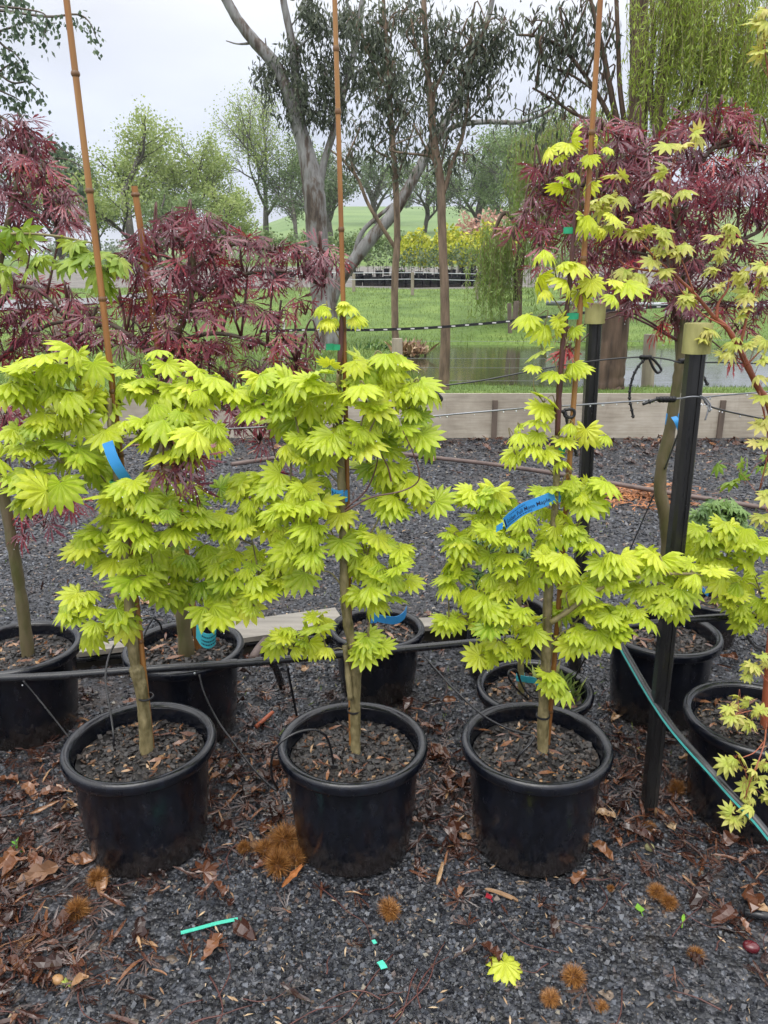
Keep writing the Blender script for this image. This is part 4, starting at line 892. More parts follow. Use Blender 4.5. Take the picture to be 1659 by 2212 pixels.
# --- first: left golden maple
x1 = ux(302, YF, 1600)
t1, zs = potted('potted_maple', 'broad golden maple at the left of the front row with a blue strap inside', 'potted tree', GF, x1, YF, RF, HF, 101)
T1 = trunk(t1, [(318, 1645, 15), (313, 1560, 13.5), (305, 1490, 13), (297, 1455, 16), (291, 1430, 12), (284, 1360, 12), (279, 1290, 11), (270, 1200, 10), (262, 1110, 9.5), (252, 1020, 8), (240, 930, 7), (236, 860, 5)], YF, 'bark_y', seed=1)
trunk(t1, [(262, 1110, 7), (300, 1040, 6), (340, 960, 5), (355, 880, 4)], YF, 'bark_y', 'side_stem', seed=2, bury=False)
p0 = at(330, 1640, YF + .02); p1 = at(150, 60, YF + .02); pz = p0 + (p1 - p0) * 1.06
stake(t1, p0 - [0, 0, .05], pz, .0088, (.10, .21, .33, .47, .55, .66, .78, .90), 3)
tie(t1, at(315, 1505, YF), .023, .006, 'rubber', 'wire_tie'); tie(t1, at(252, 1045, YF), .018, .02, 'green_tape', 'green_tape')
s, P, W = tag_strap(t1, [(232, 955, -.06), (242, 985, -.07), (256, 1012, -.07), (276, 1042, -.05)], 24, YF, 'blue', (1, 0, .35))
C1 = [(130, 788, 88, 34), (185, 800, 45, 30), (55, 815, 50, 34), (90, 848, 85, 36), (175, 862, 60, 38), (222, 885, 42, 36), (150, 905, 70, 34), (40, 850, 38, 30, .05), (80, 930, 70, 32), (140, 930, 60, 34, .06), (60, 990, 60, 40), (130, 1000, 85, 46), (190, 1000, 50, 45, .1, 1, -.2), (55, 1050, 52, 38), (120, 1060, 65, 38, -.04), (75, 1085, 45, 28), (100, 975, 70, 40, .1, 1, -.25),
      (330, 800, 46, 36), (300, 830, 50, 34, .05), (340, 850, 50, 36), (425, 825, 34, 24), (455, 828, 30, 18), (400, 862, 66, 34, -.04), (440, 880, 45, 34), (505, 868, 30, 24), (390, 905, 70, 38, -.06), (330, 900, 50, 40), (300, 940, 55, 38, -.04), (350, 955, 60, 36, -.05), (420, 950, 58, 40, -.08), (410, 985, 50, 26, -.08), (260, 870, 40, 30, .05), (225, 935, 30, 30),
      (300, 1055, 62, 36, -.05), (350, 1065, 60, 36, .08, 1, -.25), (270, 1085, 60, 36, -.05), (330, 1110, 75, 42, -.07), (260, 1130, 55, 36), (390, 1120, 65, 40, -.04), (420, 1145, 48, 30), (300, 1165, 50, 34, -.08), (365, 1160, 50, 36, -.06), (455, 1160, 34, 28), (440, 1090, 45, 40, .12, 1, -.3), (230, 1040, 30, 45, .12, 1, -.35),
      (180, 1175, 55, 32), (225, 1165, 40, 30), (200, 1200, 40, 22), (300, 1215, 60, 34, .05, 1, -.15), (350, 1215, 70, 36, .05, 1, -.15), (410, 1205, 55, 34, .08, 1, -.25), (330, 1245, 60, 36, -.05), (300, 1275, 45, 26), (355, 1265, 50, 30, .08, 1, -.25), (460, 1220, 50, 30, .1, 1, -.3), (280, 1230, 40, 30),
      (190, 1290, 55, 28), (170, 1325, 42, 30), (215, 1335, 50, 30, -.03), (205, 1365, 35, 14), (268, 1335, 28, 20), (440, 1265, 50, 30, .1, 1, -.3), (400, 1290, 35, 28, .1, 1, -.3), (460, 1330, 30, 28, 0, .8), (500, 1310, 40, 30, .1, 1, -.25)]
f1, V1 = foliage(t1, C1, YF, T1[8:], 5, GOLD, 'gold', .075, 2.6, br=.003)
drops(t1, V1, 260, np.random.default_rng(6), .0016)
# --- second: middle golden maple
x2 = ux(762, YF, 1600)
t2, zs = potted('potted_maple', 'golden maple in the middle front pot with a blue band on its stem', 'potted tree', GF, x2, YF, RF, HF, 102)
T2 = trunk(t2, [(768, 1645, 11), (768, 1580, 11), (767, 1500, 12), (768, 1440, 14), (762, 1400, 11), (752, 1350, 11), (745, 1290, 10), (742, 1200, 9.5), (740, 1120, 9), (738, 1050, 9), (734, 960, 8), (731, 880, 7), (733, 800, 6)], YF, 'bark_y', seed=11)
S2 = trunk(t2, [(733, 810, 6), (736, 750, 6), (738, 700, 5.5), (737, 675, 4)], YF, 'bark_r', 'shoot', seed=12, bury=False)
p0 = at(759, 1636, YF + .03); p1 = at(722, 0, YF + .0)
stake(t2, p0 - [0, 0, .05], p0 + (p1 - p0) * 1.06, .0068, (.07, .20, .33, .50, .61, .72, .84, .90), 13)
tie(t2, at(764, 1535, YF), .019, .006, 'rubber', 'wire_tie')
def band(root, u, v, wpx, hpx, Y, mat='green_tape', name='green_tape'):
    c = at(u, v, Y); r = wpx / 2 * pxm(Y, v); h = hpx * pxm(Y, v); mb = MB()
    mb.lathe([(r, -h / 2), (r * 1.02, 0), (r, h / 2), (r * .92, h / 2), (r * .92, -h / 2), (r, -h / 2)], (0, 0, 0), 16); V = np.concatenate(mb.V) * [1, .55, 1] + c
    return mk(name, V, [np.concatenate(mb.F[4])], M[mat], root, smooth=True, sharp=40)
band(t2, 730, 750, 22, 12, YF); tag_strap(t2, [(704, 750), (712, 749), (722, 750)], 14, YF, 'green_tape', name='green_tape'); band(t2, 726, 903, 18, 10, YF)
band(t2, 739, 1071, 25, 25, YF, 'blue', 'label_band'); s, P, W = tag_strap(t2, [(742, 1066, -.02), (730, 1067, -.022), (716, 1062, -.016)], 16, YF, 'blue', (0, 0, 1)); text_on(s, 'old', P, W, .35, .95, 0, .75, 'ink')
tag_strap(t2, [(688, 1088), (694, 1100), (698, 1108)], 8, YF, 'tealtag', (1, 0, .3))
trunk(t2, [(745, 1395, 6), (752, 1460, 6.5), (757, 1510, 6)], YF - .02, 'bark_y', 'side_stem', seed=14, bury=False)
bt = MB()
for p in ([(744, 1100), (790, 1060), (812, 1010), (816, 975)], [(744, 1105), (800, 1075), (870, 1060), (905, 1035), (895, 985), (870, 930)], [(845, 1040), (838, 1010), (820, 975)]):
    P, _ = poly([(u, v, 1) for u, v in p], YF - .06); bt.tube(P, np.linspace(.0028, .0014, len(P)), 5, smooth=5)
bt.build('bare_twigs', M['bark_r'], t2)
C2 = [(590, 825, 40, 20), (562, 822, 26, 16), (610, 850, 38, 24), (575, 880, 36, 20), (620, 880, 36, 20), (660, 830, 40, 26, -.03), (700, 825, 45, 34, -.03), (690, 850, 45, 28), (655, 880, 34, 26, .04), (640, 850, 30, 20),
      (760, 800, 40, 28), (800, 795, 48, 28), (840, 785, 34, 24), (850, 805, 30, 26), (780, 830, 45, 26), (800, 850, 45, 24, -.05), (760, 860, 40, 26), (840, 845, 38, 24), (880, 850, 26, 24), (905, 845, 20, 24), (905, 830, 12, 14),
      (640, 915, 45, 22, .08, 1, -.25), (610, 915, 40, 20, .08, 1, -.2), (690, 900, 36, 26, .04), (745, 895, 45, 28, -.02), (800, 895, 36, 26, -.04), (830, 905, 40, 26, -.02), (880, 905, 36, 28), (870, 935, 34, 24), (900, 945, 20, 22),
      (700, 955, 44, 26, -.05), (740, 945, 40, 28, -.03), (790, 950, 46, 30, -.07), (770, 975, 34, 20, -.06), (840, 940, 34, 34, .06, 1, -.2), (640, 965, 36, 24, -.03), (615, 990, 36, 24, -.03), (665, 985, 34, 26), (700, 1000, 36, 26, .03, 1, -.1), (820, 970, 30, 18, .03), (655, 940, 40, 20, .1, 1, -.3),
      (790, 1020, 40, 26, .05, 1, -.1), (840, 1020, 45, 26, .03), (870, 1035, 40, 26, .02), (890, 1060, 42, 30), (920, 1085, 26, 26), (870, 1085, 45, 24), (830, 1070, 36, 24, .05, 1, -.1), (840, 1095, 38, 18),
      (560, 1050, 60, 28, .05), (620, 1050, 60, 30), (680, 1055, 40, 34, .06, 1, -.15), (530, 1080, 40, 30), (580, 1085, 50, 30), (640, 1080, 55, 34, -.04), (690, 1100, 45, 32), (610, 1105, 50, 30, -.06), (560, 1125, 40, 26), (510, 1110, 40, 24), (725, 1125, 36, 30), (670, 1125, 45, 26, -.05),
      (540, 1150, 45, 34), (500, 1150, 30, 26), (650, 1165, 56, 30, -.05), (610, 1150, 45, 30), (700, 1160, 45, 34, -.04), (640, 1195, 55, 28, -.05), (690, 1190, 50, 30, -.06), (730, 1180, 22, 26),
      (600, 1220, 60, 26, .03, 1, -.1), (660, 1245, 42, 26), (540, 1215, 40, 30, .03), (560, 1245, 50, 30), (620, 1260, 40, 22, .03, 1, -.15), (570, 1285, 50, 26), (520, 1270, 36, 36, .03, 1, -.1), (550, 1310, 40, 14), (490, 1230, 30, 30, .05, 1, -.2), (475, 1290, 30, 22, .05, 1, -.15),
      (790, 1170, 40, 24), (830, 1185, 45, 26), (870, 1200, 32, 30), (790, 1205, 34, 26), (845, 1230, 48, 28, -.03), (790, 1245, 34, 28), (830, 1265, 50, 28, -.04), (870, 1270, 32, 26), (780, 1285, 26, 24), (820, 1300, 34, 18),
      (640, 1375, 42, 26), (690, 1365, 38, 30), (615, 1405, 34, 26), (660, 1410, 42, 30), (705, 1405, 34, 26), (785, 1395, 20, 18), (810, 1400, 28, 22), (800, 1380, 20, 16)]
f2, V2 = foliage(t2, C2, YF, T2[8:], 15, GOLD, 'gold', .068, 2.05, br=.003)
SH2 = [(708, 672, 22, 18), (735, 668, 20, 18), (768, 690, 22, 14), (715, 700, 18, 14)]
foliage(t2, SH2, YF, S2, 16, GOLD[3:], 'gold', .042, 1.3, 'shoot_leaves', hue=(.55, 1), br=.002)
drops(t2, V2, 220, np.random.default_rng(17), .0016)
# --- third: tall thin golden maple with the named label
x3 = ux(1158, YF, 1605)
t3, zs = potted('potted_maple', 'tall thin golden maple in the right hand front pot with a lettered blue name strap', 'potted tree', GF, x3, YF, RF, HF, 103)
T3 = trunk(t3, [(1172, 1648, 13), (1173, 1560, 12), (1176, 1480, 12), (1181, 1400, 11), (1183, 1310, 10), (1188, 1220, 9), (1195, 1150, 8), (1200, 1080, 7.5), (1203, 1000, 7), (1204, 940, 6.5)], YF, 'bark_y', seed=21)
S3 = trunk(t3, [(1204, 945, 6.5), (1207, 860, 6.5), (1213, 780, 6), (1222, 690, 5.5), (1233, 590, 5.5), (1240, 500, 5), (1248, 420, 4.5), (1254, 350, 4)], YF, 'bark_r', 'shoot', seed=22, bury=False)
p0 = at(1180, 1640, YF + .035); p1 = at(1296, 0, YF - .0)
stake(t3, p0 - [0, 0, .05], p0 + (p1 - p0) * 1.06, .0075, (.10, .21, .31, .44, .57, .69, .82), 23)
tie(t3, at(1173, 1546, YF), .021, .006, 'rubber', 'wire_tie')
for (u, v, a, b) in ((1228, 498, 22, 13), (1235, 683, 30, 13), (1209, 973, 24, 14), (1193, 1187, 22, 15), (1183, 1393, 22, 13)): band(t3, u, v, a, b, YF)
band(t3, 1201, 1072, 22, 26, YF, 'blue', 'label_band')
s3, P3, W3 = tag_strap(t3, [(1090, 1132, -.10), (1105, 1118, -.11), (1130, 1100, -.11), (1160, 1088, -.09), (1198, 1073, -.03)], 27, YF, 'blue', (-.35, -.15, 1), sm=10)
text_on(s3, 'Golden Full Moon Maple', P3, W3, .10, .93, -.02, .50, 'ink')
mb = MB()
Pm, Wm = P3, W3
def bars(parent, P, W, rows, mat='ink'):
    t_ = np.linspace(0, 1, len(P)); T_ = nrm(np.gradient(P, axis=0)); nn = nrm(np.cross(T_, W)); nn = nn if nn[:, 1].mean() < 0 else -nn
    I = lambda A, x: np.array([np.interp(x, t_, A[:, i]) for i in range(3)]); mb = MB()
    for (a, b, vc, h) in rows:
        n = max(2, int((b - a) * 24)); us = np.linspace(a, b, n); lo = [I(P, u) + I(W, u) * (vc - h) + I(nn, u) * .0012 for u in us]; hi = [I(P, u) + I(W, u) * (vc + h) + I(nn, u) * .0012 for u in us]
        k = n; V = np.array(lo + hi); F = [[i, i + 1, k + i + 1, k + i] for i in range(k - 1)]; mb.add(V, F)
    mb.build('printed_line', M[mat], parent)
rr = np.random.default_rng(3); rows = []
for vc, h, a0, a1 in ((.30, .025, .22, .55), (-.32, .03, .08, .62)):
    u = a0
    while u < a1: l = rr.uniform(.02, .05); rows.append((u, u + l, vc, h)); u += l + .012
rows.append((.02, .06, 0, .34)); bars(s3, P3, W3, rows)
tag_strap(t3, [(1072, 1143, -.09), (1080, 1138, -.10), (1086, 1135, -.10)], 14, YF, 'blue', (0, 0, 1))
C3a = [(1215, 325, 28, 18), (1195, 332, 18, 12), (1228, 312, 18, 14), (1215, 345, 16, 12), (1290, 320, 20, 16), (1310, 335, 16, 18), (1285, 345, 14, 12), (1222, 392, 16, 10), (1222, 415, 16, 13), (1288, 392, 24, 12), (1240, 375, 10, 8)]
C3b = [(1262, 495, 34, 24), (1300, 492, 28, 24), (1320, 480, 18, 18), (1272, 472, 20, 14), (1178, 565, 20, 26), (1195, 585, 26, 22), (1235, 590, 30, 26), (1155, 612, 24, 22), (1175, 640, 26, 16), (1205, 615, 22, 16), (1290, 615, 32, 20), (1330, 640, 34, 24), (1355, 635, 22, 20), (1268, 645, 34, 20), (1320, 620, 24, 14)]
C3c = [(1160, 715, 28, 18), (1195, 700, 24, 18), (1218, 722, 28, 18), (1255, 712, 18, 18), (1152, 690, 10, 14), (1180, 775, 28, 18), (1160, 792, 18, 10), (1248, 808, 26, 16), (1210, 812, 18, 14), (1245, 790, 14, 12)]
C3d = [(1155, 888, 26, 18), (1175, 870, 14, 14), (1190, 885, 14, 12), (1130, 930, 28, 16), (1155, 920, 28, 18), (1115, 950, 22, 18), (1150, 945, 32, 18), (1140, 980, 38, 20), (1165, 985, 30, 22), (1115, 990, 22, 14), (1195, 1000, 20, 18), (1240, 920, 18, 14), (1290, 940, 36, 18), (1310, 950, 26, 16), (1270, 955, 22, 12), (1225, 955, 14, 10)]
C3 = [(1300, 1045, 22, 14), (1285, 1055, 20, 14), (1245, 1075, 28, 20), (1265, 1088, 24, 18), (1235, 1045, 18, 14), (1185, 1065, 20, 16), (1025, 1068, 30, 18), (1060, 1060, 24, 10), (1010, 1080, 16, 14), (1080, 1090, 40, 22), (1065, 1115, 24, 14), (1180, 1105, 32, 22, .06, 1, -.2),
      (975, 1160, 30, 16), (990, 1180, 28, 14), (1040, 1140, 40, 24), (1085, 1135, 45, 26, -.04), (1120, 1130, 34, 24), (1060, 1165, 48, 26, -.05), (1105, 1165, 40, 26, -.04), (1215, 1135, 28, 18), (1195, 1150, 22, 14), (1262, 1165, 24, 18), (1240, 1150, 20, 16),
      (975, 1230, 34, 20), (1010, 1250, 40, 24), (965, 1260, 22, 16), (1050, 1205, 45, 26), (1095, 1195, 45, 24), (1150, 1200, 40, 26, -.03), (1185, 1215, 36, 26, -.05), (1130, 1225, 45, 26, -.03), (1080, 1235, 48, 28), (1170, 1250, 40, 24, -.05), (1215, 1235, 28, 22),
      (1030, 1290, 40, 28), (1075, 1285, 48, 30), (1120, 1280, 44, 30), (1060, 1320, 48, 28, -.03), (1105, 1320, 46, 30, -.04), (1005, 1335, 34, 22), (970, 1345, 24, 20), (1030, 1360, 36, 26), (1080, 1365, 44, 30, -.04), (1130, 1360, 36, 30), (1075, 1405, 40, 24), (1110, 1405, 36, 22), (1050, 1420, 24, 14),
      (1230, 1275, 36, 24), (1260, 1280, 34, 26, .04), (1250, 1320, 40, 26), (1295, 1325, 46, 28), (1330, 1335, 40, 30), (1230, 1360, 30, 22), (1240, 1395, 34, 22), (1280, 1370, 30, 20), (1310, 1370, 40, 16), (1345, 1350, 28, 20), (1215, 1320, 24, 22, .05, 1, -.15),
      (1310, 1215, 40, 26), (1345, 1210, 36, 24), (1330, 1250, 42, 26), (1365, 1240, 36, 26), (1290, 1255, 30, 20), (1370, 1280, 45, 24, .03), (1400, 1205, 32, 16), (1425, 1220, 34, 18), (1430, 1300, 36, 24), (1400, 1310, 34, 22), (1400, 1275, 30, 20), (1465, 1310, 24, 18), (1450, 1275, 34, 20), (1490, 1235, 40, 22), (1525, 1245, 34, 18), (1470, 1255, 30, 18), (1370, 1330, 36, 20)]
foliage(t3, C3a, YF, S3, 24, GOLD[2:], 'gold', .045, .8, 'shoot_leaves', hue=(.5, .95), br=.0015, kmin=1)
_, Vb = foliage(t3, C3b, YF, S3, 25, GOLD[1:], 'gold', .064, .75, 'upper_foliage', hue=(.45, .9), br=.002, kmin=1)
foliage(t3, C3c + C3d, YF, np.concatenate([S3, T3[-8:]]), 26, GOLD[1:], 'gold', .054, 1.05, 'middle_foliage', hue=(.4, .85), br=.002, kmin=1)
# the long side branch to the right
B3 = trunk(t3, [(1190, 1345, 6), (1230, 1318, 6), (1290, 1275, 5.5), (1350, 1255, 5), (1420, 1240, 4.5), (1500, 1240, 3)], YF - .03, 'bark_g', 'side_branch', seed=27, bury=False)
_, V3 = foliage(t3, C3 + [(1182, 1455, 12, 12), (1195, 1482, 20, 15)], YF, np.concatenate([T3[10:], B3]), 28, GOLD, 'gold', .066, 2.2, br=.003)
drops(t3, V3, 200, np.random.default_rng(29), .0016)
# --- golden maple off the right edge
x5 = ux(1800, 2.45, 1560)
t5, zs = potted('potted_maple', 'golden maple reaching in from the right edge behind the near post', 'potted tree', 'golden maples in the second row', x5, 2.45, RF, HF, 105)
T5 = trunk(t5, [(1800, 1560, 12), (1795, 1400, 11), (1785, 1250, 9), (1780, 1120, 7)], 2.45, 'bark_y', seed=51)
C5 = [(1510, 1150, 36, 20), (1545, 1148, 45, 22), (1590, 1150, 45, 24), (1560, 1178, 50, 24), (1610, 1180, 50, 28), (1650, 1190, 40, 30), (1525, 1200, 36, 24), (1500, 1180, 30, 30, .1, 1, -.15), (1570, 1215, 45, 26), (1620, 1225, 50, 28), (1545, 1240, 40, 26, .05), (1560, 1275, 36, 28), (1600, 1265, 40, 24, .05), (1570, 1310, 36, 24), (1610, 1320, 46, 30), (1650, 1300, 40, 30), (1640, 1350, 40, 26), (1590, 1340, 34, 18), (1690, 1200, 50, 60), (1700, 1290, 50, 50), (1760, 1130, 50, 30), (1800, 1090, 50, 34), (1840, 1160, 50, 34), (1790, 1210, 60, 34, -.1), (1850, 1260, 50, 36), (1780, 1290, 50, 30, -.1), (1510, 1228, 30, 20)]
foliage(t5, C5, 2.45, T5, 52, GOLD, 'gold', .076, 1.9, br=.003)

# --- coral bark maple in the pot at the right
Y4 = 2.16; x4 = ux(1634, Y4, 1568)
t4, zs = potted('potted_maple', 'coral barked maple with pink tipped lime leaves in the black pot at the right edge', 'potted tree', None, x4, Y4, RF, HF, 104)
T4 = trunk(t4, [(1650, 1590, 10), (1660, 1450, 9), (1685, 1200, 9), (1690, 1000, 9), (1662, 880, 7), (1638, 838, 7), (1612, 785, 6.5), (1594, 748, 6), (1570, 708, 5.5), (1543, 685, 4.5), (1505, 640, 4), (1470, 606, 3.5), (1456, 592, 3)], Y4, 'bark_c', seed=41)
br = MB(); BP = [T4]
for p in ([(1456, 592, 3.5), (1420, 586, 3.2), (1389, 583, 3), (1353, 573, 2), (1335, 560, 1.5)], [(1453, 592, 3), (1416, 556, 2.5), (1390, 530, 2), (1377, 512, 1.4)], [(1500, 635, 2.5), (1478, 575, 2.2), (1455, 520, 2), (1445, 450, 1.8), (1448, 390, 1.6), (1455, 340, 1.3)], [(1548, 690, 4.5), (1552, 655, 4), (1570, 628, 3), (1575, 600, 2)], [(1600, 745, 4), (1612, 690, 4), (1626, 656, 3.8), (1645, 600, 3.5), (1670, 540, 3)], [(1570, 706, 2.5), (1520, 680, 2), (1480, 640, 1.8), (1455, 600, 1.4)], [(1690, 1000, 4), (1700, 700, 4), (1690, 400, 3.5), (1665, 200, 2.5), (1648, 80, 1.8)], [(1665, 1480, 2), (1630, 1440, 1.5), (1615, 1430, 1.2)], [(1655, 1560, 2.5), (1652, 1600, 2.2, -.25), (1640, 1640, 2, -.31), (1620, 1690, 1.6, -.33), (1600, 1750, 1.2, -.33)], [(1655, 1540, 2), (1625, 1535, 1.6), (1585, 1545, 1.2)], [(1652, 1600, 2, -.25), (1630, 1625, 1.7, -.3), (1600, 1638, 1.4, -.31)], [(1640, 845, 2.5), (1660, 960, 2), (1640, 1060, 1.6)], [(1612, 790, 2.5), (1640, 760, 2), (1660, 740, 1.5)]):
    P, Rr = poly(p, Y4 - .03); Rr = Rr * .75; br.tube(P, Rr, 6, smooth=5); BP.append(cr(P, Rr, 5)[0])
br.build('branches', M['bark_c'], t4, smooth=True)
C4 = [(1450, 328, 28, 20), (1495, 303, 18, 16), (1438, 382, 22, 18), (1335, 390, 16, 12), (1330, 426, 18, 14), (1290, 440, 20, 10), (1300, 455, 14, 10), (1432, 422, 8, 10), (1470, 420, 12, 8), (1345, 485, 34, 20), (1355, 508, 22, 12), (1388, 503, 10, 12), (1428, 503, 15, 11), (1430, 535, 22, 18), (1452, 550, 20, 18), (1475, 535, 16, 12), (1570, 500, 16, 14), (1558, 522, 26, 16), (1580, 528, 16, 16), (1550, 550, 16, 13), (1545, 585, 9, 8), (1605, 600, 22, 13), (1640, 580, 18, 18), (1650, 610, 16, 14), (1560, 630, 16, 14), (1618, 640, 11, 9), (1470, 655, 20, 12), (1490, 645, 18, 12), (1612, 680, 16, 13), (1525, 722, 24, 18), (1512, 735, 12, 12), (1590, 745, 16, 14), (1630, 750, 34, 22), (1640, 780, 26, 18), (1572, 768, 14, 12), (1645, 830, 22, 26), (1650, 870, 16, 20), (1640, 960, 16, 16), (1650, 920, 14, 20), (1645, 1080, 20, 24), (1650, 1130, 16, 18), (1655, 1020, 14, 20), (1415, 565, 10, 8), (1375, 600, 14, 10), (1350, 590, 10, 8), (1440, 590, 9, 10),
      (1640, 60, 20, 20), (1652, 90, 14, 16), (1640, 125, 12, 16), (1650, 30, 12, 12), (1645, 1425, 16, 10), (1625, 1440, 18, 12), (1612, 1462, 14, 10), (1600, 1512, 20, 10, -.12), (1580, 1525, 14, 9, -.12), (1635, 1545, 22, 14, -.12), (1612, 1560, 14, 10, -.12), (1578, 1552, 13, 10, -.15), (1590, 1638, 18, 10, -.33), (1575, 1648, 10, 8, -.33), (1612, 1668, 20, 14, -.34), (1640, 1690, 22, 16, -.34), (1625, 1708, 18, 14, -.35), (1592, 1752, 22, 18, -.36), (1612, 1735, 20, 16, -.36), (1580, 1768, 14, 10, -.36), (1650, 1650, 14, 14, -.34), (1655, 1725, 12, 14, -.34)]
foliage(t4, [c if len(c) > 4 else c + (-.03,) for c in C4], Y4, np.concatenate(BP), 42, PALM, 'coral', .041, 1.6, br=.0008, bark='bark_c', hue=(.1, .9), camb=.35)
foliage(t4, [(1590, 1010, 50, 18), (1610, 1045, 40, 16), (1640, 1000, 30, 20)], Y4 + .5, np.concatenate(BP), 43, PALM, 'lime', .06, .6, 'back_leaves', br=.001, bark='bark_c', hue=(0, .5))
# --- pale green maple branch from off the left edge
x0 = -1.72; t0_, zs = potted('potted_maple', 'pale lime maple whose drooping leafy branch enters at the left edge', 'potted tree', None, x0, 2.10, RF, HF, 106)
T0 = trunk(t0_, [(-520, 1560, 10), (-480, 1100, 8), (-420, 700, 7), (-280, 560, 5), (-100, 520, 4), (30, 505, 3), (120, 510, 2.5), (200, 525, 2)], 2.10, 'bark_g', seed=61)
foliage(t0_, [(20, 545, 34, 40), (60, 530, 30, 30), (80, 580, 26, 30), (110, 570, 24, 26), (150, 545, 34, 24), (185, 530, 26, 20), (200, 580, 30, 34), (235, 590, 30, 36), (220, 630, 24, 24), (165, 575, 18, 30), (10, 590, 20, 20), (-60, 560, 50, 50), (255, 575, 14, 22)], 2.10, T0, 62, PALM, 'lime', .062, .75, br=.0015, bark='bark_r', camb=.2, axis_down=1.1, hue=(.2, .9))

# ------------------------------------------------------------------ laceleaf maples and other pots of the second row
def lace_foliage(root, clumps, Y, TP, seed, size=.075, dens=1.35, mat='red', droop=1.0, ndrop=1200, drop_r=.0021):
    rng = np.random.default_rng(seed); lb = MB(); bb = MB(); allP = []
    for cl in clumps:
        c, ax, _ = clump_pts(rng, cl, Y); k = max(4, int(dens * ax[0] * ax[2] * math.pi / (size * size) * (cl[5] if len(cl) > 5 else 1)))
        d = nrm(rng.normal(size=(k, 3))); d[:, 2] = np.where(d[:, 2] < -.5, -d[:, 2], d[:, 2])
        P = c + d * ax * (.35 + .65 * rng.random((k, 1))); P[:, 2] += ax[2] * .25
        tq = TP[np.argmin(np.linalg.norm(TP - (c - [0, 0, .1]), axis=1))]; mid = (tq + c) / 2 + [0, 0, .10] + rng.normal(0, .02, 3)
        bb.tube([tq, mid, c], [.005, .0033, .002], 5, smooth=4)
        for j in range(min(k, 9)): bb.tube([c, (c + P[j]) / 2 + [0, 0, .02], P[j]], [.0022, .0016, .001], 4, cap=False, smooth=2)
        o_ = (P - c) / ax; o_[:, 2] *= .2
        tr = c - np.array([TP[:, 0].mean(), TP[:, 1].mean(), c[2]]); tr[2] = 0; tr = tr / max(np.linalg.norm(tr), .1) * .4
        axv = nrm(o_ * .8 + tr + rng.normal(0, .38, (k, 3)) + [0, -.12, -droop * .95]); nn = nrm(o_ + tr + rng.normal(0, .6, (k, 3)) + [0, -.35, .6])
        hu = np.clip(rng.random(k) ** 1.2 * .86 + (cl[6] if len(cl) > 6 else 0) + (rng.random(k) > .95) * .3, 0, 1)
        put(lb, rng, LACE, P, axv, nn, size * rng.uniform(.75, 1.25, k), hu); allP.append(P)
    f = lb.build('foliage', M[mat], root); bb.build('branches', M['bark_r'], root, smooth=True)
    V = np.concatenate(lb.V); drops(root, V, ndrop, rng, drop_r); return f
G2 = 'purple laceleaf maples of the second row'
YM = 2.65
t6, zs = potted('potted_maple', 'purple laceleaf maple mounded in the second row pot with a turquoise tag', 'potted tree', G2, ux(397, YM, 1393), YM, RF, HF, 107)
T6 = trunk(t6, [(402, 1400, 17), (395, 1330, 15), (388, 1250, 14), (378, 1150, 13), (365, 1050, 12), (352, 950, 11), (350, 850, 10), (370, 760, 9), (400, 680, 8), (420, 600, 7), (410, 530, 5)], YM, 'bark_m', seed=71)
mb = MB(); BP = [T6[15:]]
for p in ([(360, 800, 7), (300, 740, 6), (230, 700, 5), (160, 730, 4), (100, 760, 3)], [(395, 690, 6), (460, 620, 5), (540, 590, 4), (630, 590, 3.5), (700, 620, 3)], [(380, 740, 6), (460, 720, 5), (560, 740, 4), (640, 780, 3)], [(410, 600, 5), (350, 550, 4), (290, 560, 3), (250, 600, 2)], [(352, 880, 5), (430, 860, 4), (510, 900, 3), (560, 950, 2)], [(420, 580, 4), (500, 530, 3), (580, 540, 2.5), (660, 560, 2)]):
    P, Rr = poly(p, YM); mb.tube(P, Rr, 7, smooth=5); BP.append(cr(P, Rr, 5)[0])
mb.build('limbs', M['bark_d'], t6, smooth=True)
stake(t6, at(428, 1395, YM + .05) - [0, 0, .04], at(290, 402, YM - .02), .012, (.15, .28, .45, .6, .78, .985), 73)
stt, P, W = tag_strap(t6, [(424, 1362, -.04), (436, 1380, -.06), (452, 1385, -.07), (466, 1375, -.06), (462, 1358, -.04)], 34, YM, 'tealtag', (.1, 0, 1)); rr = np.random.default_rng(5)
rows = []
for vc in (.22, -.05, -.28):
    u = .25
    while u < .75: l = rr.uniform(.02, .05); rows.append((u, u + l, vc, .05)); u += l + .015
bars(stt, P, W, rows)
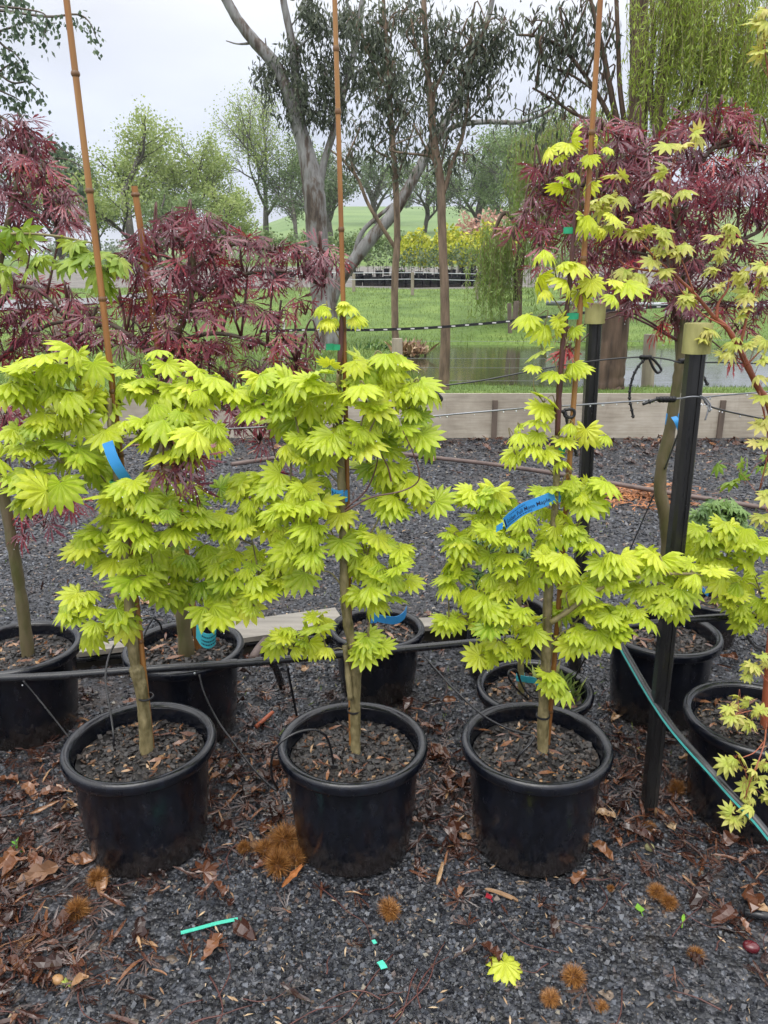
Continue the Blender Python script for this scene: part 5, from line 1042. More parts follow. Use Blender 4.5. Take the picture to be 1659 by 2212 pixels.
L6 = [(400, 478, 62, 26), (370, 495, 60, 30), (330, 510, 45, 24), (450, 500, 60, 30), (310, 545, 60, 34), (275, 560, 36, 26), (390, 540, 70, 38), (470, 545, 70, 38), (530, 535, 60, 34), (590, 550, 60, 32), (640, 555, 50, 30), (690, 560, 45, 28, 0, 1, .14), (725, 575, 26, 22, 0, 1, .2),
      (300, 610, 60, 42), (370, 610, 70, 44), (450, 615, 75, 44), (530, 600, 65, 40, 0, .8), (600, 610, 60, 36, 0, .7), (660, 605, 50, 34, 0, .7), (700, 620, 30, 26, 0, .6), (260, 660, 60, 40), (200, 690, 55, 34, 0, .8), (340, 680, 70, 44), (430, 690, 80, 46), (520, 680, 70, 44, 0, .75), (600, 690, 60, 40, 0, .55), (660, 680, 40, 34, 0, .5),
      (180, 750, 60, 36, 0, .8), (270, 740, 70, 40), (360, 750, 75, 44), (450, 760, 75, 44), (540, 755, 65, 40, 0, .8), (620, 750, 50, 34, 0, .6), (690, 740, 34, 30, 0, .6), (560, 810, 60, 36, 0, .8), (640, 800, 50, 32, 0, .7), (500, 830, 60, 34), (420, 800, 60, 40), (340, 810, 60, 40), (540, 880, 55, 34), (600, 870, 45, 30, 0, .7), (520, 930, 50, 30, -.1), (560, 960, 45, 22, 0, .6), (600, 1010, 34, 24, 0, .35), (660, 800, 30, 40, 0, .5), (480, 880, 45, 36), (440, 570, 60, 40, .2), (360, 660, 60, 40, .25), (500, 640, 60, 40, .25), (300, 690, 60, 40, .25)]
lace_foliage(t6, L6, YM, np.concatenate(BP), 72, .076, 5.4, ndrop=1900)
lace_foliage(t6, [(385, 1010, 50, 30, -.75), (400, 1050, 42, 26, -.75), (350, 1015, 30, 20, -.75), (420, 985, 24, 20, -.75)], YM, at(375, 990, YM - .6)[None] + np.zeros((2, 3)), 74, .075, .55, ndrop=60)
# left standard
YL = 2.65; t7, zs = potted('potted_maple', 'purple laceleaf maple on a bare leaning trunk in the black pot at the left edge', 'potted tree', G2, ux(40, YL, 1392), YL, RF, HF, 108)
T7 = trunk(t7, [(60, 1408, 13), (50, 1320, 12), (38, 1240, 12), (24, 1160, 12), (8, 1070, 12), (-15, 950, 11), (-30, 820, 10), (-20, 680, 9), (0, 560, 8), (25, 450, 7), (50, 350, 6), (60, 290, 4)], YL, 'bark_m', seed=81)
mb = MB(); BP = [T7[25:]]
for p in ([(-20, 680, 6), (40, 620, 5), (100, 640, 4), (150, 700, 3)], [(-28, 800, 6), (40, 740, 5), (110, 700, 4), (190, 690, 3.5), (210, 660, 3)], [(0, 560, 5), (60, 480, 4), (120, 470, 3)], [(-10, 960, 4), (50, 1000, 3), (90, 1080, 2)]):
    P, Rr = poly(p, YL); mb.tube(P, Rr, 7, smooth=5); BP.append(cr(P, Rr, 5)[0])
mb.build('limbs', M['bark_d'], t7, smooth=True)
L7 = [(40, 270, 46, 24), (65, 300, 50, 34), (25, 320, 45, 36), (75, 345, 45, 34), (90, 385, 50, 36), (45, 375, 60, 40), (20, 430, 50, 40), (100, 430, 55, 40), (140, 450, 40, 36), (60, 470, 60, 40), (120, 490, 50, 36), (150, 500, 26, 30), (30, 520, 60, 36), (10, 620, 40, 40), (60, 660, 60, 36, 0, .8), (20, 700, 50, 40), (100, 690, 60, 36, 0, .7), (150, 660, 50, 36, 0, .7), (60, 740, 60, 34), (20, 780, 50, 30), (120, 740, 50, 34, 0, .8), (-40, 500, 60, 80), (-40, 350, 50, 60), (-40, 700, 60, 70), (170, 700, 40, 30, 0, .6), (15, 870, 36, 34), (10, 920, 36, 36), (20, 970, 34, 30, 0, .6), (80, 640, 40, 40, .2), (130, 800, 50, 30, .1), (30, 1045, 34, 26, 0, .5), (110, 1085, 50, 26, 0, .45), (140, 1105, 40, 18, 0, .5), (70, 1115, 44, 26, 0, .5), (95, 1140, 34, 22, 0, .5), (160, 1090, 30, 22, 0, .5), (50, 1160, 24, 20, 0, .5)]
lace_foliage(t7, L7, YL, np.concatenate(BP), 82, .076, 5.2, ndrop=1100)
# right standard
YR = 2.78; t8, zs = potted('potted_maple', 'wide purple laceleaf maple on a curved trunk behind the near fence post', 'potted tree', G2, ux(1433, YR, 1357), YR, .222, HF, 109)
T8 = trunk(t8, [(1440, 1375, 13), (1440, 1250, 12), (1440, 1160, 12), (1436, 1110, 13), (1426, 1060, 13), (1430, 1000, 12), (1445, 940, 12), (1456, 870, 11), (1466, 800, 10.5), (1472, 740, 10), (1478, 670, 9.5), (1482, 590, 9), (1470, 510, 8), (1455, 430, 7)], YR, 'bark_m', seed=91)
band(t8, 1452, 905, 28, 24, YR, 'blue', 'label_band'); tag_strap(t8, [(1455, 900, -.04), (1463, 912, -.05), (1470, 930, -.04)], 12, YR, 'blue', (1, 0, .2))
mb = MB(); BP = [T8[50:]]
for p in ([(1478, 560, 7), (1400, 480, 6), (1320, 420, 5), (1250, 400, 4), (1180, 420, 3)], [(1470, 480, 6), (1500, 380, 6), (1540, 320, 5), (1600, 290, 4)], [(1480, 600, 6), (1560, 540, 5), (1640, 500, 4)], [(1466, 500, 6), (1420, 400, 5), (1370, 310, 4), (1310, 280, 3)], [(1480, 620, 5), (1420, 560, 4), (1350, 540, 3)], [(1540, 320, 4), (1620, 310, 4), (1700, 330, 3)], [(1395, 440, 5), (1400, 380, 5), (1430, 350, 4)]):
    P, Rr = poly(p, YR); mb.tube(P, Rr, 7, smooth=5); BP.append(cr(P, Rr, 5)[0])
mb.build('limbs', M['bark_d'], t8, smooth=True)
L8 = [(1300, 280, 60, 24), (1270, 300, 45, 26), (1360, 285, 45, 26, 0, 1, .1), (1340, 310, 50, 30), (1500, 262, 60, 26), (1545, 252, 45, 20), (1580, 258, 40, 20, 0, 1, .1), (1600, 275, 28, 22, 0, 1, .08), (1470, 300, 60, 34), (1530, 300, 65, 36), (1590, 320, 55, 40), (1640, 340, 50, 36), (1420, 330, 60, 34), (1370, 360, 70, 36), (1290, 355, 60, 34), (1230, 350, 50, 28), (1190, 360, 40, 22), (1155, 375, 34, 24, 0, .8, .08),
      (1250, 400, 60, 38), (1320, 400, 70, 40), (1400, 400, 80, 44), (1490, 370, 80, 44), (1570, 390, 80, 46), (1640, 410, 60, 46), (1190, 420, 50, 40, 0, .8), (1150, 450, 40, 36, 0, .7), (1210, 470, 50, 40), (1280, 460, 60, 44), (1360, 460, 80, 46), (1450, 450, 80, 46), (1540, 460, 80, 46), (1630, 480, 60, 50), (1130, 490, 28, 36, 0, .6), (1110, 520, 24, 34, 0, .5, .08), (1180, 500, 40, 40, 0, .7), (1165, 540, 36, 34, 0, .6), (1250, 520, 50, 40), (1330, 520, 70, 44), (1420, 520, 80, 44), (1510, 530, 80, 46), (1600, 550, 70, 46), (1160, 575, 26, 26, 0, .5, .05), (1280, 570, 60, 38), (1370, 580, 70, 40), (1450, 590, 70, 42), (1540, 610, 70, 42), (1620, 620, 60, 44), (1240, 600, 40, 32, 0, .8), (1310, 620, 60, 32), (1400, 640, 60, 34), (1480, 660, 50, 30), (1570, 670, 60, 34), (1640, 680, 40, 36), (1260, 650, 30, 26, 0, .7), (1450, 700, 30, 22, 0, .7), (1430, 715, 22, 18, 0, .7, .25), (1600, 720, 40, 26, 0, .7), (1350, 670, 36, 22, 0, .6), (1230, 760, 16, 16, 0, .5, .3), (1225, 720, 16, 22, 0, .5, .2), (1590, 780, 14, 14, 0, .5, .3), (1400, 450, 70, 50, .3), (1500, 520, 80, 60, .3), (1350, 550, 70, 50, .3), (1560, 420, 80, 60, .3), (1700, 420, 60, 120), (1700, 600, 60, 100)]
lace_foliage(t8, L8, YR, np.concatenate(BP), 92, .076, 5.4, ndrop=2800)
# other pots of the second row
t9, zs = potted('potted_sapling', 'smaller black pot with a cut stem and curled blue strap behind the middle maple', 'potted plant', None, ux(815, 2.95, 1350), 2.95, .199, .29, 110, soil=.05)
trunk(t9, [(808, 1372, 5), (806, 1340, 4.5), (803, 1280, 4), (800, 1230, 3)], 2.95, 'bark_d', seed=1)
tag_strap(t9, [(800, 1325, -.03), (812, 1333, -.05), (830, 1338, -.06), (855, 1340, -.05), (872, 1330, -.03), (878, 1318, -.01)], 20, 2.95, 'blue', (0, -.2, 1)); band(t9, 806, 1338, 16, 14, 2.95, 'blue', 'label_band')
t10, zs = potted('potted_sapling', 'squat black pot with a thin stem, turquoise tag and weeds behind the tall thin maple', 'potted plant', None, ux(1155, 2.53, 1480), 2.53, .213, .25, 111, soil=.05, weeds=150)
T10 = trunk(t10, [(1126, 1475, 7), (1124, 1420, 6.5), (1122, 1340, 6), (1120, 1260, 5)], 2.53, 'bark_g', seed=2); band(t10, 1124, 1462, 18, 18, 2.53, 'tealtag', 'tag_band')
tag_strap(t10, [(1124, 1465, -.02), (1138, 1468, -.04), (1154, 1470, -.04), (1164, 1478, -.02)], 18, 2.53, 'tealtag', (0, -.3, 1))
t11, zs = potted('potted_shrub', 'dark ferny green shrub in a black pot half hidden behind the tall thin maple', 'potted shrub', None, ux(1088, 3.1, 1400), 3.1, .2, .3, 112)
T11 = trunk(t11, [(1080, 1360, 6), (1075, 1280, 5), (1070, 1200, 4)], 3.1, 'bark_d', seed=3)
foliage(t11, [(1020, 1210, 34, 30), (1045, 1190, 40, 30), (1080, 1220, 45, 36), (1050, 1250, 50, 36), (1110, 1250, 45, 36), (1090, 1190, 45, 30), (1030, 1265, 36, 26), (1140, 1220, 40, 34), (1075, 1290, 50, 30)], 3.1, T11, 113, [PALM[1], PALM[2], LACE[0]], 'dkgreen', .055, 3.2, br=.002)
t12, zs = potted('potted_shrub', 'glossy dark green mounded shrub in a small pot beyond the near fence post', 'potted shrub', None, ux(1545, 3.4, 1297), 3.4, .135, .22, 114, soil=.04)
T12 = trunk(t12, [(1545, 1300, 6), (1548, 1220, 5), (1550, 1150, 4), (1550, 1110, 3)], 3.4, 'bark_d', seed=4)
foliage(t12, [(1525, 1105, 30, 18), (1555, 1095, 36, 18), (1590, 1112, 26, 20), (1540, 1125, 36, 22), (1575, 1130, 36, 22), (1510, 1130, 20, 22), (1550, 1150, 50, 22), (1520, 1180, 30, 26), (1590, 1160, 30, 26)], 3.4, T12, 115, [PALM[0], PALM[1], PALM[2]], 'dkgreen', .055, 4.5, br=.002, hue=(.55, 1.15))
tag_strap(t12, [(1518, 1272, -.05), (1524, 1280, -.07), (1530, 1285, -.06)], 10, 3.4, 'blue', (0, -.3, 1))
# ------------------------------------------------------------------ fence posts, wires, ties, pipes
def fence_post(label, u_top, v_top, Y, cap_px, cap_h, w_px, lean_u, v_base):
    top = at(u_top, v_top, Y); b = gd(lean_u, v_base); b = np.array([b[0], b[1], -.05]) if v_base else top * [1, 1, 0]
    t = thing('fence_post', (b[0], b[1], 0), label, 'fence post', 'black fence posts'); s = pxm(Y, v_top); d = (top - b); hcap = cap_h * s; L = np.linalg.norm(d); d /= L
    mb = MB(); mb.tube([top - d * hcap, top - d * .004, top], [cap_px / 2 * s, cap_px / 2 * s, cap_px / 2 * s * .95], 20); mb.build('timber_top', M['cap'], t, smooth=True, sharp=40)
    r = w_px / 2 * s; an = np.linspace(0, 2 * math.pi, 10, endpoint=False) + .31
    prof = np.array([[-1, -.7], [-.55, -1], [.1, -1.0], [.16, -.86], [.3, -.86], [.36, -1], [.8, -1], [1, -.7], [1, .8], [.7, 1], [-.7, 1], [-1, .8]]) * r
    V = []
    for f in np.linspace(0, 1, 6): V.append(np.stack([prof[:, 0], prof[:, 1], np.zeros(12)], 1) + b + d * (L - hcap - .001) * f)
    k = 12; F = [[i * k + j, i * k + (j + 1) % k, (i + 1) * k + (j + 1) % k, (i + 1) * k + j] for i in range(5) for j in range(k)]
    mk('sleeve', np.concatenate(V), [np.array(F)], M['sleeve'], t)
    POTS.append((b[0], b[1], r * 1.1)); return t, top, b
PA, topA, bA = fence_post('near black fence post with a big round green timber top', 1510, 698, 2.15, 60, 64, 36, 1402, 1745)
PB, topB, bB = fence_post('farther black fence post with a mossy timber top behind the tall thin maple', 1287, 655, 2.78, 44, 42, 28, 1237, 1515)
def wire(label, pts, r, mat, name='fence_wire', cat='wire', sm=6, nd=0, seg=6):
    P, _ = poly([(p[0], p[1], 1, p[2] if len(p) > 2 else 0) for p in pts], 2.15); P, _ = cr(P, np.ones(len(P)), sm); mb = MB(); mb.tube(P, r, seg)
    o = tag(mb.build(name, M[mat], smooth=True), label, cat)
    if nd:
        rng = np.random.default_rng(nd); drops(o, np.repeat(P, 2, 0) + rng.normal(0, .004, (len(P) * 2, 3)) * [1, 0, 0] - [0, 0, r], nd, rng, .0032)
    return o
wire('galvanised wire strung with raindrops from the near fence post across the maples', [(-40, 957), (30, 952), (250, 938), (520, 925), (880, 903), (1000, 893), (1130, 882), (1230, 876), (1380, 866), (1476, 860, -.02)], .0026, 'wire', nd=46)
wire('dark upper wire tied to the purple maple trunk behind the near fence post', [(560, 880, .55), (760, 858, .55), (925, 837, .55), (1040, 822, .55), (1150, 801, .55), (1270, 781, .55), (1385, 771, .52), (1440, 776, .5), (1475, 783, .55), (1560, 783, .6), (1700, 787, .6)], .0028, 'dwire')
wire('wire running right from the near fence post and dotted with drops', [(1500, 861, .03), (1560, 854, .1), (1660, 846, .2), (1720, 842, .25)], .0024, 'wire', nd=12)
wire('twisted wire sloping down right from the near fence post', [(1520, 862, -.03), (1528, 875, -.03), (1560, 886, 0), (1610, 897, .05), (1700, 915, .1)], .0026, 'dwire', nd=14)
P, _ = poly([(1474, 860, 1, -.032), (1490, 857, 1, -.04), (1508, 857, 1, -.04), (1519, 862, 1, -.032), (1530, 876, 1, -.035), (1528, 892, 1, -.04), (1523, 908, 1, -.042)], 2.15); mb = MB(); mb.tube(P, .0022, 6, smooth=5); mb.tube(P[2:6] + [.004, -.003, .003], .0022, 6, smooth=5)
tag(mb.build('wire_wrap', M['wire'], smooth=True), 'pale wire end wrapped round the near fence post with a bent tail', 'wire')
wire('thin dark stay wire slanting from the near fence post down to the gravel', [(1478, 900, 0), (1460, 950, .3), (1425, 1040, .75), (1390, 1120, 1.1), (1358, 1195, 1.45)], .003, 'dwire', 'stay_wire')
def rubber_tie(label, Y, paths, knobs=None, loop=None, r=.0045, wrap=None):
    t = MB(); root = None
    for p in paths:
        P, _ = poly([(u, v, 1) for u, v in p], Y); t.tube(P, r, 7, smooth=5)
        Pc, _ = cr(P, np.ones(len(P)), 12); L = np.concatenate([[0], np.cumsum(np.linalg.norm(np.diff(Pc, axis=0), axis=1))]); T = nrm(np.gradient(Pc, axis=0))
        for s in np.arange(.012, L[-1], .022):
            c = np.array([np.interp(s, L, Pc[:, i]) for i in range(3)]); d = T[min(np.searchsorted(L, s), len(T) - 1)]; t.tube([c - d * .003, c, c + d * .003], [r * 1.1, r * 1.75, r * 1.1], 7)
    if knobs:
        for (u, v, k) in knobs:
            c = at(u, v, Y)
            for j in range(k): t.tube([c + [j * .009 - k * .0045, -.004, 0], c + [j * .009 - k * .0045 + .006, .004, .002]], [r * 2.0, r * 1.7], 8)
    if loop:
        P, _ = poly([(u, v, 1) for u, v in loop], Y); P = np.concatenate([P, P[:1]]); t.tube(P, r * 1.1, 7, smooth=5)
    return tag(t.build('rubber_tie', M['rubber'], smooth=True), label, 'rubber tie', 'black rubber ties')
rubber_tie('barbed rubber tie dangling a long tail from the upper wire right of the farther post', 2.65, [[(1394, 775), (1380, 790), (1368, 812), (1361, 840), (1360, 862), (1364, 882), (1368, 903)]], [(1396, 772, 4)], [(1402, 772), (1411, 776), (1425, 792), (1428, 800), (1420, 805), (1410, 792)], .0042)
rubber_tie('knotted rubber tie with a club end along the wire beside the near post', 2.13, [[(1445, 866), (1425, 861), (1408, 866), (1388, 873)]], [(1442, 863, 5)], None, .0045)
rubber_tie('rubber tie looping the bamboo of the tall thin maple to the lower wire', 2.03, [[(1222, 890), (1226, 915), (1235, 945), (1246, 984)], [(1194, 878), (1202, 886), (1222, 890)]], [(1200, 884, 3)], [(1218, 886), (1236, 884), (1241, 892), (1236, 901), (1222, 900)], .0042)
rubber_tie('rubber tie with an open loop end on the upper wire right of the middle maple', 2.68, [[(922, 834), (930, 843)]], [(921, 833, 2)], [(930, 845), (938, 846), (952, 858), (953, 864), (945, 865), (933, 856)], .0055)
rubber_tie('short rubber tie hanging behind the right side of the middle maple crown', 2.2, [[(892, 868), (890, 885), (889, 900)]], None, None, .005)
rubber_tie('rubber tie fastening the purple maple trunk to the upper wire', 2.70, [[(1512, 800), (1520, 815), (1529, 832)]], [(1477, 780, 3)], None, .005)
rubber_tie('rubber tie end poking in from the right edge below the wire', 2.3, [[(1665, 985), (1650, 1000), (1640, 1006)]], None, None, .005)

def pipe_path(pts, r, name, label, cat, mat, group=None, sm=7, seg=12):
    P = np.array([at(p[0], p[1], p[2]) for p in pts]); P, _ = cr(P, np.ones(len(P)), sm); mb = MB(); mb.tube(P, r, seg)
    return tag(mb.build(name, M[mat], smooth=True), label, cat, group), P
o, P = pipe_path([(-60, 1467, 2.36), (120, 1460, 2.36), (300, 1447, 2.36), (500, 1434, 2.36), (620, 1424, 2.37), (730, 1414, 2.39), (850, 1404, 2.42), (1040, 1386, 2.46), (1200, 1368, 2.48), (1330, 1355, 2.49), (1450, 1342, 2.50), (1560, 1333, 2.52), (1720, 1322, 2.54)], .0135, 'irrigation_pipe', 'long black irrigation pipe running between the two rows of pots', 'pipe', 'pipe')
for (u, v, Y) in ((500, 1434, 2.36), (505, 1433, 2.36), (560, 1429, 2.363)):
    c = at(u, v, Y); mb = MB(); mb.tube([c - [.012, 0, 0], c + [.012, 0, .0005]], .0155, 12); mb.build('joiner', M['pipe'], o, smooth=True, sharp=50)
mb = MB(); c = at(545, 1425, 2.40); mb.tube([c, at(557, 1405, 2.46), at(574, 1384, 2.52)], [.016, .016, .0165], 12, smooth=3); mb.build('riser', M['hose'], o, smooth=True)
mb = MB(); mb.tube([at(585, 1428, 2.38), at(597, 1448, 2.42), at(608, 1478, 2.46)], [.013, .012, .012], 10, smooth=3); mb.build('branch_pipe', M['pipe'], o, smooth=True)
drops(o, np.array([at(48, 1478, 2.36), at(262, 1460, 2.36), at(420, 1452, 2.36), at(680, 1432, 2.38)]), 9, np.random.default_rng(4), .004)
o, P = pipe_path([(1322, 1366, 2.44), (1340, 1392, 2.40), (1360, 1428, 2.33), (1395, 1488, 2.22), (1440, 1557, 2.08), (1480, 1607, 1.99), (1530, 1662, 1.90), (1580, 1718, 1.83), (1630, 1770, 1.76), (1675, 1825, 1.70), (1740, 1900, 1.62)], .0135, 'poly_pipe', 'thick black pipe with a teal stripe slanting in front of the near fence post', 'pipe', 'pipe')
d = np.array([-.0098, -.0098, .003]); mb = MB(); T = nrm(np.gradient(P, axis=0)); nn = nrm(d - T * (T @ d)[:, None]); V, F = ribbon(P + nn * .0136, nrm(np.cross(T, nn)) * .006, .0006); mk('stripe', V, [F], M['teal'], o)
o, P = pipe_path([(500, 1003, 6.9), (640, 985, 7.3), (829, 979, 7.55), (950, 990, 7.2), (1079, 1005, 6.85), (1200, 1023, 6.45), (1329, 1045, 6.1), (1480, 1070, 5.85), (1639, 1095, 5.66), (1760, 1110, 5.5)], .02, 'garden_hose', 'long brown hose lying across the gravel before the low wall', 'hose', 'hose')
TUB = 'thin black drip tubes'
def tube(label, pts, r=.0035):
    o, P = pipe_path(pts, r, 'drip_tube', label, 'drip tube', 'tube', TUB, 7, 8); return o, P
tube('drip tube arching from the left front pot into the turquoise tagged pot', [(246, 1612, 2.03), (244, 1575, 2.05), (232, 1500, 2.15), (228, 1460, 2.22), (238, 1410, 2.30), (268, 1366, 2.36), (300, 1342, 2.42), (328, 1335, 2.48), (345, 1347, 2.52), (351, 1366, 2.55)])
tube('short drip tube dropping behind the left maple trunk to the pipe', [(330, 1336, 2.44), (312, 1370, 2.42), (308, 1400, 2.38), (314, 1432, 2.36)])
o, P = tube('drip tube sagging between two front pots and curling into the middle pot', [(430, 1456, 2.35), (442, 1500, 2.32), (470, 1556, 2.28), (505, 1605, 2.18), (540, 1652, 2.08), (570, 1685, 2.0), (590, 1703, 1.95), (600, 1706, 1.93), (588, 1680, 1.90), (587, 1640, 1.87), (602, 1608, 1.86), (640, 1583, 1.88), (680, 1577, 1.90), (705, 1592, 1.92), (715, 1620, 1.93), (720, 1650, 1.935)])
mb = MB(); c = at(722, 1662, 1.935); mb.tube([c + [0, 0, .012], c - [0, 0, .035]], [.006, .004], 8); mb.box(c + [0, 0, .006], (.010, .004, .010)); mb.build('dripper', M['rubber'], o)
tube('thin drip tube slanting in front of the pot at the left edge', [(50, 1470, 2.35), (75, 1500, 2.34), (100, 1531, 2.32), (128, 1566, 2.3), (152, 1597, 2.28)], .003)
tube('straight drip tube dropping from the pipe between the left and middle front pots', [(620, 1436, 2.36), (630, 1490, 2.36), (641, 1546, 2.36)], .0042)
o, P = tube('drip tube slanting down from the pipe into the tall thin maple pot', [(912, 1412, 2.41), (945, 1450, 2.34), (979, 1487, 2.25), (1039, 1542, 2.10), (1090, 1571, 2.0), (1130, 1584, 1.95), (1153, 1590, 1.93), (1146, 1606, 1.92), (1125, 1628, 1.91), (1113, 1650, 1.92)])
tube('drip tube coiled inside the squat weedy pot', [(1140, 1510, 2.46), (1118, 1490, 2.44), (1100, 1465, 2.42), (1100, 1450, 2.43), (1115, 1448, 2.46), (1128, 1480, 2.46), (1150, 1505, 2.45), (1190, 1508, 2.45)], .0038)
tube('drip tube slanting down into the right side of the squat weedy pot', [(1266, 1418, 2.47), (1248, 1452, 2.52), (1228, 1490, 2.56)], .003)
tube('black drip tube leaning on the gravel beyond the right hand pots', [(1590, 1335, 2.53), (1606, 1362, 2.62), (1626, 1392, 2.72), (1645, 1404, 2.8)], .006)
# plank edging
pl = thing('timber_edging', (-.6, 3.42, 0), 'weathered pale board edging lying behind the second row of pots', 'plank')
for (ua, va, ub, vb, wY) in ((150, 1408, 500, 1368, .08), (505, 1366, 735, 1334, .20), (900, 1349, 1180, 1338, .10)):
    a, b = gd(ua, va, .09), gd(ub, vb, .09); c = (a + b) / 2; L = np.linalg.norm(b - a); rz = math.atan2(b[1] - a[1], b[0] - a[0])
    mb = MB(); mb.box(c + [0, 0, .0], (L / 2, wY / 2, .012), rz); mb.build('board', M['plank'], pl)
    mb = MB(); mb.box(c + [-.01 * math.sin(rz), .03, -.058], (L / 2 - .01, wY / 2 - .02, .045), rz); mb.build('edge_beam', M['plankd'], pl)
a, b = gd(150, 1425, .05), gd(735, 1372, .05)
mb = MB(); mb.tube([a, (a + b) / 2, b], .016, 10, smooth=4); tag(mb.build('irrigation_pipe', M['pipe'], smooth=True), 'second black pipe lying along the front of the weathered board', 'pipe')

# ------------------------------------------------------------------ small things on the ground
def on(u, v, dz=0.0):
    p = gd(u, v); p[2] = float(gz(p[0], p[1])) + dz; return p
def burr_mesh(seed, n=760):
    rng = np.random.default_rng(seed); d = nrm(rng.normal(size=(n, 3))); d[:, 2] = np.where(d[:, 2] < -.6, -d[:, 2], d[:, 2]); mb = MB()
    tv = np.array([[-.03, 0, 0], [.03, 0, 0], [0, 0, .035], [0, 1, 0]]); tf = np.array([[0, 1, 3], [1, 2, 3], [2, 0, 3]])
    ax = nrm(d + rng.normal(0, .28, (n, 3))); mb.inst(tv, tf, d * .42, basis(ax, nrm(rng.normal(size=(n, 3)))), .68 * rng.uniform(.55, 1.15, n), a=rng.random(n))
    an = np.linspace(0, 6.283, 12, endpoint=False); pr = [(.02, -.45), (.3, -.38), (.44, 0), (.3, .34), (.02, .45)]; mb.lathe(pr, (0, 0, 0), 12, a=.15)
    return mb
BM = [burr_mesh(200 + i) for i in range(3)]; bmesh_data = []
BL = [(210, 1912, 27, 'spiny brown chestnut burr at the foot of the left front pot'), (166, 1980, 31, 'spiny chestnut burr in the red litter below the left front pot'), (614, 1832, 40, 'topmost burr of the heap touching the middle front pot'), (600, 1886, 40, 'lowest and fullest burr of the heap beside the middle front pot'), (572, 1850, 30, 'left hand burr of the heap beside the middle front pot'), (634, 1862, 30, 'burr squeezed between the heap and the middle front pot'), (527, 1838, 22, 'lone dull burr lying left of the heap by the middle pot'),
      (842, 1975, 34, 'flattened dark burr in the middle of the foreground gravel'), (1240, 2120, 29, 'large dark burr right of the fallen golden leaf'), (1190, 2165, 26, 'flat burr below left of the large dark burr'), (1300, 2180, 20, 'faint small burr at the bottom edge right of the flat burr'), (1420, 1932, 23, 'left burr of the joined pair right of the tall thin maple pot'), (1446, 1955, 23, 'right burr of the joined pair right of the tall thin maple pot'), (1506, 2066, 20, 'small sparse burr near the dark red nut'), (1463, 1712, 24, 'burr in the litter behind the foot of the near fence post'), (1320, 1920, 11, 'tiny brown burr below the tall thin maple pot'), (1405, 1790, 20, 'squashed burr in the litter right of the near fence post')]
rng = np.random.default_rng(300)
for i, (u, v, rpx, lab) in enumerate(BL):
    p = on(u, v); r = rpx * pxm(p[1], v); p = p + [0, .2 * r, (.5 if i < 5 else .32) * r]; sq = .55 if 'flat' in lab or 'squash' in lab else 1.0
    if i < 3:
        o = mk('chestnut_burr', np.concatenate(BM[i].V), [np.concatenate(BM[i].F[k]) for k in (3, 4)], M['burr'], attrs={'rnd': np.concatenate(BM[i].A)}, origin=(0, 0, 0)); bmesh_data.append(o)
    else:
        o = bmesh_data[i % 3].copy(); COL.objects.link(o)
    o.location = p; o.scale = (r * rng.uniform(.85, 1.2), r * rng.uniform(.85, 1.15), r * sq * rng.uniform(.7, 1.0)); o.rotation_euler = (rng.uniform(-.3, .3), rng.uniform(-.3, .3), rng.uniform(0, 6.28)); tag(o, lab, 'chestnut burr', 'chestnut burrs')
def single_leaf(name, lab, cat, u, v, T, L, mat, az, a=.7, tilt=.1, stalk=True, dz=.012):
    p = on(u, v, dz); ax = np.array([[math.cos(az), math.sin(az), -tilt * .3]]); nn = np.array([[.1, -tilt, 1.0]]); mb = MB(); tv, tf, tb = T
    mb.inst(tv, tf, p[None], basis(nrm(ax), nrm(nn)), np.array([L]), a=np.array([a]), tb=tb)
    if stalk: mb.tube([p, p - ax[0] * L * .4 + [0, 0, .002]], .0012, 4, a=a)
    return tag(mb.build(name, M[mat]), lab, cat)
single_leaf('fallen_leaf', 'fresh golden maple leaf lying on the foreground gravel', 'leaf', 1090, 2090, FLATG, .062, 'gold', -1.2, .85, dz=.02)
single_leaf('fallen_leaf', 'small crimson leaf on the gravel below the tall thin maple pot', 'leaf', 1060, 1945, WIDE, .032, 'redleaf', 1.8, .8)
single_leaf('fallen_leaf', 'green heart shaped leaf right of the crimson leaf', 'leaf', 1385, 1974, WIDE, .04, 'bright', 1.5, .8)
single_leaf('fallen_leaf', 'thin curled bright green leaf near the right burrs', 'leaf', 1474, 1998, LANCE[0], .05, 'bright', 1.1, 1)
single_leaf('fallen_leaf', 'bright green lobed leaf at the left edge below the left pots', 'leaf', 38, 1832, PALM[0], .045, 'bright', .6, .3)
single_leaf('fallen_leaf', 'small pale green leaf beside the tan nut at the lower left', 'leaf', 144, 2126, PALM[0], .026, 'lime', 1.4, 1)
single_leaf('fallen_leaf', 'brown oak like leaf between the left and middle front pots', 'leaf', 440, 1888, PALM[0], .075, 'litter', .9, .62)
single_leaf('fallen_leaf', 'pale dry leaf standing by the foot of the near fence post', 'leaf', 1447, 1782, DEADW[0], .075, 'straw', 1.6, .9, 1.0)
single_leaf('fallen_leaf', 'big curled brown leaf at the right edge of the foreground', 'leaf', 1622, 1960, DEADW[5], .13, 'litter', 1.0, .72, .6, dz=.03)
single_leaf('fallen_leaf', 'orange leaf propped against the middle pot beside the burr heap', 'leaf', 632, 1905, DEADN[4], .11, 'dryorange', 1.2, .9, .8, dz=.03)
single_leaf('fallen_leaf', 'curled pale brown leaf above the burr heap', 'leaf', 545, 1822, DEADN[3], .11, 'straw', 1.9, .3, .6, dz=.02)
single_leaf('fallen_leaf', 'crumpled grey brown leaf on the soil of the turquoise tagged pot', 'leaf', 375, 1398, DEADW[3], .08, 'straw', 1.3, .45, .7, dz=.33)
single_leaf('fallen_leaf', 'large rolled tan leaf lying at the left edge above the burrs', 'leaf', 75, 1905, DEADW[1], .13, 'straw', .75, .15, .4, dz=.02)
